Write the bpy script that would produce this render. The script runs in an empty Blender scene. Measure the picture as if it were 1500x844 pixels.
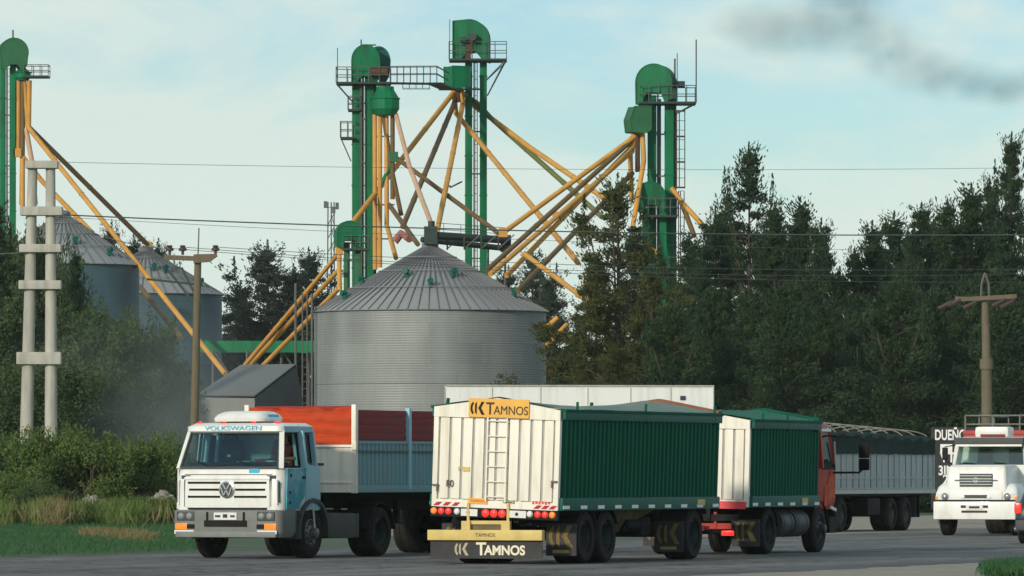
import bpy, bmesh, math, random
import numpy as np
from mathutils import Vector, Matrix, Euler
R = math.radians
F = 9000.0; HZ = 695.0; CH = 1.72
random.seed(7); rng = np.random.default_rng(7)
scn = bpy.context.scene
COL = scn.collection

def PP(px, py, d):
    return Vector(((px-750)/F*d, d, CH+(HZ-py)/F*d))
def PG(px, d):
    return Vector(((px-750)/F*d, d, 0))

# ------------------------------------------------------------------ materials
def mat(name, col, rough=.55, metal=0.0, col2=None, amt=.5, scale=3.0, stretch=(1,1,1), bump=0.0, bscale=25.0,
        spec=.4, contrast=(.35,.65), coords='Object', coat=0.0, detail=6):
    m = bpy.data.materials.new(name); m.use_nodes = True
    nt = m.node_tree; N = nt.nodes; L = nt.links
    b = N['Principled BSDF']
    b.inputs['Roughness'].default_value = rough; b.inputs['Metallic'].default_value = metal
    b.inputs['Specular IOR Level'].default_value = spec
    b.inputs['Coat Weight'].default_value = coat
    c4 = (*col, 1); b.inputs['Base Color'].default_value = c4
    tc = N.new('ShaderNodeTexCoord'); mp = N.new('ShaderNodeMapping'); mp.inputs['Scale'].default_value = stretch
    L.new(tc.outputs[coords], mp.inputs['Vector'])
    if col2 is not None:
        nz = N.new('ShaderNodeTexNoise'); nz.inputs['Scale'].default_value = scale; nz.inputs['Detail'].default_value = detail
        nz.inputs['Roughness'].default_value = .62
        L.new(mp.outputs['Vector'], nz.inputs['Vector'])
        mr = N.new('ShaderNodeMapRange'); mr.inputs['From Min'].default_value = contrast[0]; mr.inputs['From Max'].default_value = contrast[1]
        mr.inputs['To Max'].default_value = amt
        L.new(nz.outputs['Fac'], mr.inputs['Value'])
        mx = N.new('ShaderNodeMix'); mx.data_type = 'RGBA'
        mx.inputs['A'].default_value = c4; mx.inputs['B'].default_value = (*col2, 1)
        L.new(mr.outputs['Result'], mx.inputs['Factor']); L.new(mx.outputs['Result'], b.inputs['Base Color'])
        m['mix'] = mx.name
    if bump:
        n2 = N.new('ShaderNodeTexNoise'); n2.inputs['Scale'].default_value = bscale; n2.inputs['Detail'].default_value = 5
        L.new(mp.outputs['Vector'], n2.inputs['Vector'])
        bp = N.new('ShaderNodeBump'); bp.inputs['Strength'].default_value = bump; bp.inputs['Distance'].default_value = .05
        L.new(n2.outputs['Fac'], bp.inputs['Height']); L.new(bp.outputs['Normal'], b.inputs['Normal'])
    return m

def emis(name, col, strength, base):
    m = mat(name, base, .25); b = m.node_tree.nodes['Principled BSDF']
    b.inputs['Emission Color'].default_value = (*col, 1); b.inputs['Emission Strength'].default_value = strength
    return m

def glass_mat(name, tint, gloss_min=.08, rough=.03):
    m = bpy.data.materials.new(name); m.use_nodes = True
    nt = m.node_tree; N = nt.nodes; L = nt.links; N.clear()
    o = N.new('ShaderNodeOutputMaterial'); t = N.new('ShaderNodeBsdfTransparent'); g = N.new('ShaderNodeBsdfGlossy')
    t.inputs['Color'].default_value = (*tint, 1); g.inputs['Roughness'].default_value = rough; g.inputs['Color'].default_value = (.9,.95,.95,1)
    lw = N.new('ShaderNodeFresnel'); lw.inputs['IOR'].default_value = 1.5
    mx = N.new('ShaderNodeMath'); mx.operation = 'ADD'; mx.inputs[1].default_value = gloss_min; mx.use_clamp = True
    L.new(lw.outputs[0], mx.inputs[0])
    ms = N.new('ShaderNodeMixShader'); L.new(mx.outputs[0], ms.inputs[0]); L.new(t.outputs[0], ms.inputs[1]); L.new(g.outputs[0], ms.inputs[2])
    L.new(ms.outputs[0], o.inputs['Surface'])
    return m

M = {}
M['white']   = mat('white paint', (.76,.77,.74), .38, col2=(.50,.47,.40), amt=.55, scale=2.6, stretch=(1,1,.5), contrast=(.45,.75), coat=.15, detail=9)
M['cream']   = mat('cream white paint', (.80,.77,.67), .48, col2=(.50,.43,.31), amt=.7, scale=2.6, stretch=(2.2,2.2,.22), contrast=(.47,.78), detail=9)
M['ribshade'] = mat('grey groove shade', (.42,.42,.39), .55, col2=(.25,.24,.21), amt=.5)  # grey put in as the shadow lines between the ribs
M['green']   = mat('dark green paint', (.0015,.102,.056), .6, col2=(.003,.070,.045), amt=.7, scale=1.4, stretch=(1,1,.4), spec=.06)
M['green_rail'] = mat('green rail paint', (.003,.105,.078), .5, col2=(.008,.075,.058), amt=.5, scale=2, spec=.2)
M['tarp_g']  = mat('grey green tarpaulin', (.38,.50,.45), .75, col2=(.27,.38,.33), amt=.6, scale=1.1, bump=.3, bscale=3)
M['tarp_e']  = mat('emerald tarpaulin', (.02,.28,.17), .55, col2=(.03,.19,.13), amt=.6, scale=1.4, bump=.3, bscale=3)
M['tarp_d']  = mat('dark green tarpaulin', (.010,.045,.038), .7, col2=(.022,.066,.058), amt=.7, scale=1.6, bump=.5, bscale=4)
M['brown']   = mat('brown painted edge', (.26,.075,.03), .6, col2=(.12,.04,.02), amt=.6)
M['rust']    = mat('rusty brown', (.10,.045,.025), .8, col2=(.05,.03,.02), amt=.7, scale=5)
M['black']   = mat('dark chassis', (.006,.0065,.007), .7, col2=(.02,.018,.015), amt=.6, scale=4, spec=.2)
M['tyre']    = mat('tyre rubber', (.010,.010,.011), .85, col2=(.034,.030,.025), amt=.6, scale=5, bump=.2, bscale=40, spec=.2)
M['rim']     = mat('steel wheel', (.20,.22,.23), .45, metal=.55, col2=(.09,.08,.07), amt=.6, scale=9)
M['rimdark'] = mat('dark wheel', (.05,.07,.08), .5, metal=.3, col2=(.03,.03,.03), amt=.6, scale=9)
M['yellow']  = mat('pale yellow paint', (.66,.50,.15), .5, col2=(.42,.31,.11), amt=.6, scale=3)
M['amber_sign'] = mat('amber sign', (.80,.43,.06), .5, col2=(.6,.33,.07), amt=.4)
M['ink']     = mat('black lettering', (.03,.022,.018), .6)
M['inkw']    = mat('pale lettering', (.78,.72,.55), .6)
M['inkwhite']= mat('white lettering', (.8,.8,.78), .6)
M['inkblue'] = mat('blue lettering', (.05,.42,.62), .5)
M['inkred']  = mat('red marking', (.72,.06,.08), .5)
M['flap']    = mat('black rubber flap', (.030,.030,.033), .75, col2=(.06,.056,.05), amt=.6, scale=3)
M['olive']   = mat('olive hopper paint', (.17,.14,.055), .7, col2=(.08,.07,.04), amt=.7, scale=3)
M['flaplogo']= mat('dull yellow emblem', (.44,.33,.10), .7, col2=(.2,.15,.06), amt=.6, scale=7)
M['redlens'] = emis('red tail lens', (1,.05,.03), .55, (.7,.03,.03))
M['braklens']= emis('lit brake lamp', (1,.02,.012), 2.0, (.5,.01,.01))
M['amblens'] = emis('amber lens', (1,.25,.03), .35, (.85,.22,.03))
M['clrlens'] = mat('clear lens', (.75,.75,.72), .15, spec=.8)
M['jet']     = mat('jet black plastic', (.004,.004,.005), .6, spec=.12)
M['headlens'] = mat('headlamp glass', (.30,.32,.32), .08, metal=.3, spec=.9)
M['plate']   = mat('number plate', (.68,.68,.66), .5)
M['chrome']  = mat('chromed steel', (.6,.62,.62), .2, metal=.9)
M['grey']    = mat('grey bumper plastic', (.20,.215,.205), .55, col2=(.12,.13,.125), amt=.5, scale=3)
M['greydk']  = mat('dark grey plastic', (.06,.065,.068), .6, col2=(.03,.033,.035), amt=.5)
M['teal']    = mat('teal door graphics', (.012,.27,.36), .45, col2=(.26,.52,.60), amt=.85, scale=1.5, contrast=(.52,.70), spec=.3)
M['shadewhite'] = mat('shade tinted white', (.34,.56,.63), .45, col2=(.20,.42,.50), amt=.6, scale=1.4, spec=.3)  # white paint with blue sky-lit shade mixed into the colour
M['redtarp'] = mat('orange red tarpaulin', (.86,.12,.035), .7, col2=(.62,.13,.06), amt=.8, scale=3, stretch=(.4,.4,4), contrast=(.45,.7), bump=.3, bscale=5, spec=.15)
M['redboard']= mat('weathered red boards', (.25,.028,.028), .8, col2=(.12,.04,.045), amt=.8, scale=2.4, stretch=(.5,.5,5), contrast=(.4,.65))
M['blueside']= mat('blue steel siding', (.15,.33,.37), .5, col2=(.20,.27,.28), amt=.6, scale=2.5, stretch=(1,1,.4))
M['greyside']= mat('grey truck boards', (.42,.47,.47), .6, col2=(.28,.33,.33), amt=.6, scale=3, stretch=(1,1,.5))
M['galv']    = mat('pale steel', (.52,.54,.50), .5, metal=.1, col2=(.36,.37,.34), amt=.5, scale=3)
M['redcab']  = mat('red cab paint', (.42,.028,.014), .45, col2=(.26,.022,.012), amt=.5, scale=2, spec=.25)
M['orangedecal'] = mat('orange cab decal', (.62,.10,.02), .55, col2=(.34,.02,.012), amt=.9, scale=5, spec=.15)
M['skin']    = mat('skin', (.35,.18,.11), .6)
M['shirt']   = mat('dark red shirt', (.12,.02,.02), .8)
M['hair']    = mat('dark hair', (.015,.011,.009), .7)
M['seat']    = mat('dark cab trim', (.02,.022,.024), .8)
M['navy']    = mat('dark blue car paint', (.012,.028,.040), .25, coat=.6)
M['glass']   = glass_mat('cab glass', (.42,.62,.60), .05)
M['glassdk'] = glass_mat('tinted glass', (.15,.22,.22), .06)
M['glassblk'] = mat('blackened side glass', (.006,.008,.010), .12, spec=.25)
M['glassgr'] = glass_mat('greenish windscreen', (.50,.68,.58), .16, .12)
# plant
M['egreen']  = mat('elevator green paint', (.002,.165,.066), .55, col2=(.012,.075,.036), amt=.8, scale=1.3, stretch=(1,1,.18), contrast=(.42,.68), spec=.15)
M['egreen2'] = mat('faded green paint', (.035,.15,.065), .6, col2=(.02,.10,.05), amt=.6, scale=.8, spec=.2)
M['eblack']  = mat('dark green black steel', (.018,.035,.030), .6, col2=(.03,.04,.035), amt=.5)
M['spout']   = mat('yellow spout paint', (.62,.335,.075), .6, col2=(.46,.22,.055), amt=.7, scale=.9, spec=.2)
M['spoutp']  = mat('faded pinkish spout', (.60,.40,.26), .6, col2=(.48,.27,.16), amt=.6, scale=.8)
M['spoutd']  = mat('dark and shaded spout', (.16,.10,.035), .7, col2=(.10,.07,.03), amt=.6, scale=.8)  # darker spout colour; shade on some spouts is painted in
M['spoutg']  = mat('olive green spout', (.15,.17,.055), .6, col2=(.09,.13,.05), amt=.6, scale=.8)
M['steel']   = mat('dull steel', (.12,.125,.12), .6, metal=.2, col2=(.07,.06,.05), amt=.5)
M['roofgalv']= mat('silo roof sheet', (.27,.285,.295), .7, col2=(.21,.225,.235), amt=.6, scale=.3, spec=.25)
M['roofrib'] = mat('silo roof rib', (.165,.175,.185), .7, spec=.2)
M['shedroof']= mat('grey shed roof', (.135,.145,.15), .7, col2=(.15,.16,.165), amt=.6, scale=.5)
M['shedwall']= mat('dark shed wall', (.09,.10,.105), .8, col2=(.065,.07,.075), amt=.6, scale=.6)
M['shedlow'] = mat('pale grey shed wall', (.27,.285,.28), .8, col2=(.20,.21,.205), amt=.6, scale=.6)
M['wallwhite'] = mat('white wall panels', (.80,.81,.78), .6, col2=(.50,.50,.46), amt=.6, scale=1.3, stretch=(2,2,.2), contrast=(.48,.75))
M['hoopsteel'] = mat('dull hoop steel', (.20,.205,.19), .65, col2=(.12,.10,.08), amt=.6, scale=3)
M['concrete']= mat('cast concrete', (.45,.44,.385), .85, col2=(.25,.24,.21), amt=.75, scale=1.8, stretch=(1.6,1.6,.22), contrast=(.4,.7), bump=.15)
M['concyel'] = mat('weathered concrete', (.15,.13,.085), .85, col2=(.085,.075,.05), amt=.6, scale=1.5)
M['wood']    = mat('pole timber', (.165,.135,.085), .85, col2=(.10,.078,.05), amt=.7, scale=2, stretch=(4,4,.4))
M['wooddark'] = mat('grey brown beam', (.16,.13,.085), .85, col2=(.09,.07,.05), amt=.7, scale=3)
M['insul']   = mat('brown porcelain', (.05,.04,.04), .3, col2=(.10,.04,.03), amt=.5)
M['pinktarp']= mat('pinkish cover sheet', (.36,.14,.12), .8, col2=(.22,.10,.09), amt=.5)
M['wire']    = mat('dark cable', (.10,.12,.12), .7)
M['signblk'] = mat('black sign board', (.022,.024,.024), .7, col2=(.05,.05,.05), amt=.6, scale=2)
M['red']     = mat('red truck bed', (.42,.03,.035), .5, col2=(.27,.03,.03), amt=.5)

def silo_mat(name, a, b_, seam, bw=2.9, bh=1.12):
    m = bpy.data.materials.new(name); m.use_nodes = True
    nt = m.node_tree; N = nt.nodes; L = nt.links; b = N['Principled BSDF']
    b.inputs['Roughness'].default_value = .58; b.inputs['Metallic'].default_value = .12
    tc = N.new('ShaderNodeTexCoord'); sx = N.new('ShaderNodeSeparateXYZ'); L.new(tc.outputs['Object'], sx.inputs[0])
    at = N.new('ShaderNodeMath'); at.operation = 'ARCTAN2'; L.new(sx.outputs['X'], at.inputs[0]); L.new(sx.outputs['Y'], at.inputs[1])
    mu = N.new('ShaderNodeMath'); mu.operation = 'MULTIPLY'; mu.inputs[1].default_value = 6.5; L.new(at.outputs[0], mu.inputs[0])
    cb = N.new('ShaderNodeCombineXYZ'); L.new(mu.outputs[0], cb.inputs['X']); L.new(sx.outputs['Z'], cb.inputs['Y'])
    br = N.new('ShaderNodeTexBrick'); br.inputs['Scale'].default_value = 1; br.inputs['Brick Width'].default_value = bw; br.inputs['Row Height'].default_value = bh
    br.inputs['Mortar Size'].default_value = .014; br.inputs['Mortar Smooth'].default_value = .4
    br.inputs['Color1'].default_value = (*a,1); br.inputs['Color2'].default_value = (*b_,1); br.inputs['Mortar'].default_value = (*seam,1)
    L.new(cb.outputs[0], br.inputs['Vector'])
    nz = N.new('ShaderNodeTexNoise'); nz.inputs['Scale'].default_value = .5; nz.inputs['Detail'].default_value = 6
    mp = N.new('ShaderNodeMapping'); mp.inputs['Scale'].default_value = (1,1,.35); L.new(tc.outputs['Object'], mp.inputs[0]); L.new(mp.outputs[0], nz.inputs['Vector'])
    mx = N.new('ShaderNodeMix'); mx.data_type = 'RGBA'; mx.blend_type = 'MULTIPLY'; mx.inputs['Factor'].default_value = 1
    cr = N.new('ShaderNodeMapRange'); cr.inputs['From Min'].default_value = .3; cr.inputs['From Max'].default_value = .7; cr.inputs['To Min'].default_value = .72; cr.inputs['To Max'].default_value = 1.08
    L.new(nz.outputs['Fac'], cr.inputs['Value']); L.new(br.outputs['Color'], mx.inputs['A']); L.new(cr.outputs[0], mx.inputs['B'])
    L.new(mx.outputs['Result'], b.inputs['Base Color'])
    wv = N.new('ShaderNodeMath'); wv.operation = 'MULTIPLY'; wv.inputs[1].default_value = 2*math.pi/.14; L.new(sx.outputs['Z'], wv.inputs[0])
    sn = N.new('ShaderNodeMath'); sn.operation = 'SINE'; L.new(wv.outputs[0], sn.inputs[0])
    bp = N.new('ShaderNodeBump'); bp.inputs['Strength'].default_value = .35; bp.inputs['Distance'].default_value = .012
    L.new(sn.outputs[0], bp.inputs['Height']); L.new(bp.outputs['Normal'], b.inputs['Normal'])
    return m
M['silo'] = silo_mat('corrugated galvanised wall', (.275,.300,.294), (.240,.266,.262), (.215,.238,.238))
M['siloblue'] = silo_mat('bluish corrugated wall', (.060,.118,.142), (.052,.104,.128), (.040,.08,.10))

def leaf_mat(name, a, b_, c, scale=.5, trans=.25):
    m = bpy.data.materials.new(name); m.use_nodes = True
    nt = m.node_tree; N = nt.nodes; L = nt.links; b = N['Principled BSDF']
    b.inputs['Roughness'].default_value = .7; b.inputs['Specular IOR Level'].default_value = .2
    tc = N.new('ShaderNodeTexCoord'); oi = N.new('ShaderNodeObjectInfo')
    ad = N.new('ShaderNodeVectorMath'); ad.operation = 'ADD'
    L.new(tc.outputs['Object'], ad.inputs[0]); 
    sc_ = N.new('ShaderNodeVectorMath'); sc_.operation = 'SCALE'; sc_.inputs['Scale'].default_value = 50; cbx = N.new('ShaderNodeCombineXYZ')
    L.new(oi.outputs['Random'], cbx.inputs[0]); L.new(cbx.outputs[0], sc_.inputs[0]); L.new(sc_.outputs[0], ad.inputs[1])
    nz = N.new('ShaderNodeTexNoise'); nz.inputs['Scale'].default_value = scale; nz.inputs['Detail'].default_value = 3; L.new(ad.outputs[0], nz.inputs['Vector'])
    n2 = N.new('ShaderNodeTexNoise'); n2.inputs['Scale'].default_value = scale*9; n2.inputs['Detail'].default_value = 2; L.new(ad.outputs[0], n2.inputs['Vector'])
    r1 = N.new('ShaderNodeMapRange'); r1.inputs['From Min'].default_value = .36; r1.inputs['From Max'].default_value = .64; L.new(nz.outputs['Fac'], r1.inputs['Value'])
    r2 = N.new('ShaderNodeMapRange'); r2.inputs['From Min'].default_value = .4; r2.inputs['From Max'].default_value = .7; r2.inputs['To Max'].default_value = .7; L.new(n2.outputs['Fac'], r2.inputs['Value'])
    x1 = N.new('ShaderNodeMix'); x1.data_type = 'RGBA'; x1.inputs['A'].default_value = (*a,1); x1.inputs['B'].default_value = (*b_,1); at = N.new('ShaderNodeAttribute'); at.attribute_name = 'tint'
    ml = N.new('ShaderNodeMath'); ml.operation = 'MULTIPLY_ADD'; ml.inputs[1].default_value = .45; L.new(r1.outputs[0], ml.inputs[0])
    m0 = N.new('ShaderNodeMath'); m0.operation = 'MULTIPLY'; m0.inputs[1].default_value = .65; L.new(at.outputs['Fac'], m0.inputs[0]); L.new(m0.outputs[0], ml.inputs[2]); ml.use_clamp = True
    L.new(ml.outputs[0], x1.inputs['Factor'])
    x2 = N.new('ShaderNodeMix'); x2.data_type = 'RGBA'; x2.inputs['B'].default_value = (*c,1); L.new(x1.outputs['Result'], x2.inputs['A']); L.new(r2.outputs[0], x2.inputs['Factor'])
    L.new(x2.outputs['Result'], b.inputs['Base Color'])
    tr = N.new('ShaderNodeBsdfTranslucent'); L.new(x2.outputs['Result'], tr.inputs['Color'])
    ms = N.new('ShaderNodeMixShader'); ms.inputs[0].default_value = trans
    L.new(b.outputs[0], ms.inputs[1]); L.new(tr.outputs[0], ms.inputs[2]); L.new(ms.outputs[0], N['Material Output'].inputs['Surface'])
    return m
M['leaf_dark']  = leaf_mat('dark conifer foliage', (.020,.056,.030), (.078,.118,.040), (.013,.034,.022), scale=.42, trans=.36)
M['leaf_olive'] = leaf_mat('olive foliage', (.046,.070,.022), (.140,.138,.036), (.026,.046,.020), scale=.5, trans=.3)
M['leaf_broad'] = leaf_mat('broadleaf foliage', (.050,.092,.036), (.105,.140,.046), (.028,.058,.030), trans=.3)
M['leaf_bush']  = leaf_mat('bush foliage', (.065,.140,.030), (.160,.215,.050), (.080,.090,.038), scale=.8, trans=.3)
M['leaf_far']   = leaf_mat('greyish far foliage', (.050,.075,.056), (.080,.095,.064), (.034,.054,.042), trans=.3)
M['dry']        = leaf_mat('dry stalks', (.28,.20,.10), (.20,.17,.08), (.13,.12,.05), scale=1.0)
M['grassblade'] = leaf_mat('grass blades', (.022,.120,.045), (.075,.145,.040), (.012,.070,.036), scale=.30)
M['bark']       = mat('bark', (.075,.06,.045), .9, col2=(.04,.033,.027), amt=.7, scale=4)

# ------------------------------------------------------------------ mesh builder
class MB:
    def __init__(s, X=None):
        s.bm = bmesh.new(); s.X = X
    def _fin(s, verts, faces, mi):
        for f in faces: f.material_index = mi
    def poly(s, verts, faces, mi=0):
        vs = [s.bm.verts.new(v) for v in verts]; fs = []
        for f in faces:
            try: fs.append(s.bm.faces.new([vs[i] for i in f]))
            except ValueError: pass
        s._fin(vs, fs, mi); return vs
    def box(s, c, sz, rot=None, mi=0, bev=0.0):
        t = bmesh.new(); bmesh.ops.create_cube(t, size=1)
        bmesh.ops.scale(t, vec=sz, verts=t.verts)
        if bev: bmesh.ops.bevel(t, geom=t.edges[:], offset=bev, segments=2, profile=.7, affect='EDGES')
        mtx = Matrix.Translation(Vector(c))
        if rot is not None: mtx = mtx @ (rot if isinstance(rot, Matrix) else Euler(rot).to_matrix().to_4x4())
        bmesh.ops.transform(t, matrix=mtx, verts=t.verts)
        s._merge(t, mi)
    def _merge(s, t, mi):
        t.verts.index_update()
        vs = [s.bm.verts.new(v.co) for v in t.verts]
        for f in t.faces:
            try:
                g = s.bm.faces.new([vs[v.index] for v in f.verts]); g.material_index = mi
            except ValueError: pass
        t.free()
    def beam(s, p0, p1, w, h, mi=0, up=Vector((0,0,1))):
        p0 = Vector(p0); p1 = Vector(p1); d = p1-p0; L = d.length
        if L < 1e-6: return
        y = d/L; x = y.cross(up)
        if x.length < 1e-4: x = Vector((1,0,0))
        x.normalize(); z = x.cross(y)
        m = Matrix((x,y,z)).transposed().to_4x4(); m.translation = (p0+p1)/2
        t = bmesh.new(); bmesh.ops.create_cube(t, size=1); bmesh.ops.scale(t, vec=(w,L,h), verts=t.verts); bmesh.ops.transform(t, matrix=m, verts=t.verts)
        s._merge(t, mi)
    def tube(s, pts, r, n=8, mi=0, r2=None, cap=True):
        pts = [Vector(p) for p in pts]; k = len(pts); rings = []
        prev = None
        for i, p in enumerate(pts):
            if i == 0: t = pts[1]-pts[0]
            elif i == k-1: t = pts[-1]-pts[-2]
            else: t = (pts[i]-pts[i-1]).normalized()+(pts[i+1]-pts[i]).normalized()
            t.normalize()
            if prev is None:
                a = Vector((0,0,1)) if abs(t.z) < .9 else Vector((1,0,0)); x = t.cross(a).normalized()
            else:
                x = prev - t*prev.dot(t); x.normalize()
            prev = x; y = t.cross(x)
            rr = r if r2 is None else r+(r2-r)*i/(k-1)
            rings.append([s.bm.verts.new(p+(x*math.cos(2*math.pi*j/n)+y*math.sin(2*math.pi*j/n))*rr) for j in range(n)])
        for i in range(k-1):
            for j in range(n):
                f = s.bm.faces.new((rings[i][j], rings[i][(j+1)%n], rings[i+1][(j+1)%n], rings[i+1][j])); f.material_index = mi
        if cap:
            for rg in (rings[0][::-1], rings[-1]):
                f = s.bm.faces.new(rg); f.material_index = mi
    def prism(s, poly, axis, a0, a1, mi=0, M4=None):
        def v(u, w, a):
            if axis == 'x': q = (a, u, w)
            elif axis == 'y': q = (u, a, w)
            else: q = (u, w, a)
            q = Vector(q); return M4 @ q if M4 is not None else q
        n = len(poly)
        vs = [v(u,w,a0) for u,w in poly]+[v(u,w,a1) for u,w in poly]
        fs = [tuple(range(n))[::-1], tuple(range(n,2*n))]+[(i,(i+1)%n,n+(i+1)%n,n+i) for i in range(n)]
        s.poly(vs, fs, mi)
    def lathe(s, prof, c, axis='z', n=24, mi=0, M4=None, a0=0, a1=2*math.pi):
        c = Vector(c); rings = []; full = abs(a1-a0-2*math.pi) < 1e-6
        cnt = n if full else n+1
        for r, h in prof:
            ring = []
            for j in range(cnt):
                a = a0+(a1-a0)*j/n; u, w = r*math.cos(a), r*math.sin(a)
                q = {'z':(u,w,h),'x':(h,u,w),'y':(u,h,w)}[axis]
                q = Vector(q)+c
                ring.append(s.bm.verts.new(M4 @ q if M4 is not None else q))
            rings.append(ring)
        for i in range(len(rings)-1):
            for j in range(n):
                k = (j+1)%cnt
                try:
                    f = s.bm.faces.new((rings[i][j], rings[i][k], rings[i+1][k], rings[i+1][j])); f.material_index = mi
                except ValueError: pass
    def loft(s, loops, mi=0, cap=True):
        rs = [[s.bm.verts.new(p) for p in lp] for lp in loops]; n = len(rs[0])
        for i in range(len(rs)-1):
            for j in range(n):
                f = s.bm.faces.new((rs[i][j], rs[i][(j+1)%n], rs[i+1][(j+1)%n], rs[i+1][j])); f.material_index = mi
        if cap:
            f = s.bm.faces.new(rs[0][::-1]); f.material_index = mi
            f = s.bm.faces.new(rs[-1]); f.material_index = mi
    def corr(s, p0, p1, z0, z1, pitch, depth, out, duty=.5, edge=.18, thick=.04, mi=0):
        """vertical-ribbed sheet between two plan points; out = plan normal"""
        p0 = Vector((p0[0],p0[1],0)); p1 = Vector((p1[0],p1[1],0)); L = (p1-p0).length; u = (p1-p0)/L
        o = Vector((out[0],out[1],0)); n = max(1, round(L/pitch)); w = L/n
        pl = []
        for i in range(n):
            b = i*w; e = w*edge; t = w*duty
            pl += [(b,0),(b+(w-t)/2-e/2,0),(b+(w-t)/2+e/2,depth),(b+(w+t)/2-e/2,depth),(b+(w+t)/2+e/2,0)]
        pl.append((L,0))
        fr = [p0+u*a+o*d for a,d in pl]; k = len(fr)
        vs = [Vector((q.x,q.y,z0)) for q in fr]+[Vector((q.x,q.y,z1)) for q in fr]
        bk = [p0-o*thick, p1-o*thick]
        vs += [Vector((bk[0].x,bk[0].y,z0)),Vector((bk[1].x,bk[1].y,z0)),Vector((bk[0].x,bk[0].y,z1)),Vector((bk[1].x,bk[1].y,z1))]
        fs = [(i,i+1,k+i+1,k+i) for i in range(k-1)]
        b0 = 2*k
        fs += [(b0+1,b0,b0+2,b0+3),(b0,0,k,b0+2),(k-1,b0+1,b0+3,2*k-1)]
        fs += [tuple([b0]+[b0+1]+list(range(k-1,-1,-1))), tuple(list(range(k,2*k))+[b0+3,b0+2])]
        s.poly(vs, fs, mi)
    def build(s, name, mats, parent=None, smooth=35, loc=None):
        if s.X is not None: bmesh.ops.transform(s.bm, matrix=s.X, verts=s.bm.verts)
        bmesh.ops.recalc_face_normals(s.bm, faces=s.bm.faces[:])
        me = bpy.data.meshes.new(name); s.bm.to_mesh(me); s.bm.free()
        for m in (mats if isinstance(mats, (list,tuple)) else [mats]): me.materials.append(m if not isinstance(m, str) else M[m])
        if smooth:
            me.polygons.foreach_set('use_smooth', [True]*len(me.polygons)); me.set_sharp_from_angle(angle=R(smooth))
        o = bpy.data.objects.new(name, me); COL.objects.link(o)
        if parent is not None: o.parent = parent
        if loc is not None: o.location = loc
        return o

def tag(o, label, cat, group=None, kind=None):
    o['label'] = label
    if cat: o['category'] = cat
    if group: o['group'] = group
    if kind: o['kind'] = kind
    return o
def thing(name, label, cat, loc=(0,0,0), rz=0.0, group=None):
    o = bpy.data.objects.new(name, None); COL.objects.link(o); o.empty_display_size = .3
    o.location = loc; o.rotation_euler = (0,0,rz); return tag(o, label, cat, group)
def empty(name, parent, loc=(0,0,0), rot=(0,0,0)):
    o = bpy.data.objects.new(name, None); COL.objects.link(o); o.parent = parent; o.location = loc; o.rotation_euler = rot; return o

def text(parent, body, size, loc, rot, m, name='lettering', ext=.004, sx=1.0, off=0.0):
    cu = bpy.data.curves.new('t', 'FONT'); cu.body = body; cu.size = size; cu.align_x = 'CENTER'; cu.align_y = 'CENTER'; cu.extrude = ext; cu.offset = off
    to = bpy.data.objects.new('t', cu); COL.objects.link(to)
    bpy.context.view_layer.update()
    me = bpy.data.meshes.new_from_object(to.evaluated_get(bpy.context.evaluated_depsgraph_get()))
    bpy.data.objects.remove(to); bpy.data.curves.remove(cu)
    me.materials.clear(); me.materials.append(M[m] if isinstance(m, str) else m)
    for p in me.polygons: p.material_index = 0
    o = bpy.data.objects.new(name, me); COL.objects.link(o); o.parent = parent; o.location = loc; o.rotation_euler = rot; o.scale = (sx,1,1)
    return o

# shared wheel meshes: axis along local x, outer face towards +x
def _tyre(w, r=.52):
    b = MB(); h = w/2
    b.lathe([(r*.56,-h*.8),(r*.62,-h),(r*.86,-h*1.02),(r*.96,-h*.9),(r,-h*.72),(r,-h*.38),(r*.975,-h*.34),(r*.975,-h*.28),(r,-h*.24),(r,h*.24),(r*.975,h*.28),(r*.975,h*.34),(r,h*.38),(r,h*.72),(r*.96,h*.9),(r*.86,h*1.02),(r*.62,h),(r*.56,h*.8),(r*.56,-h*.8)], (0,0,0), 'x', 32)
    o = b.build('tyre', 'tyre'); me = o.data; bpy.data.objects.remove(o); return me
def _rim(w, r=.52, concave=True, m='rim'):
    b = MB(); h = w/2; q = r*.56
    d = -h*.2 if concave else h*.75
    b.lathe([(q,-h*.7),(q,h*.85),(q*.93,h*.9),(q*.88,h*.55),(q*.8,d+.02),(q*.62,d),(q*.5,d+.05),(q*.36,d+.06),(q*.34,d+.16),(q*.2,d+.18),(.001,d+.18)], (0,0,0), 'x', 28)
    for k in range(10):
        a = 2*math.pi*k/10; y, z = q*.70*math.cos(a), q*.70*math.sin(a)
        b.lathe([(.001,d+.02),(.03,d+.02),(.03,d+.0)], (0,y,z), 'x', 8, mi=1)
        y, z = q*.43*math.cos(a), q*.43*math.sin(a)
        b.lathe([(.016,d+.05),(.016,d+.09),(.001,d+.09)], (0,y,z), 'x', 6)
    o = b.build('rim', [m,'black']); me = o.data; bpy.data.objects.remove(o); return me
ME = {'t1':_tyre(.30), 't2':_tyre(.58), 'r1':_rim(.30,concave=False), 'r2':_rim(.58), 'r1d':_rim(.30,concave=False,m='rimdark'), 'r2d':_rim(.58,m='rimdark'),
      'tc':_tyre(.22,.36), 'rc':_rim(.22,.36,False)}
def wheel(parent, x, y, r=.52, dual=False, dark=False, car=False):
    side = 1 if x > 0 else -1
    w = empty('wheel', parent, (x,y,r), (0,0,0 if side > 0 else math.pi))
    t, q = ('tc','rc') if car else (('t2','r2d' if dark else 'r2') if dual else ('t1','r1d' if dark else 'r1'))
    for nm, k in (('tyre',t),('rim',q)):
        o = bpy.data.objects.new(nm, ME[k]); COL.objects.link(o); o.parent = w
        if not car: s_ = r/.52; o.scale = (1,s_,s_)
    return w
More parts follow.
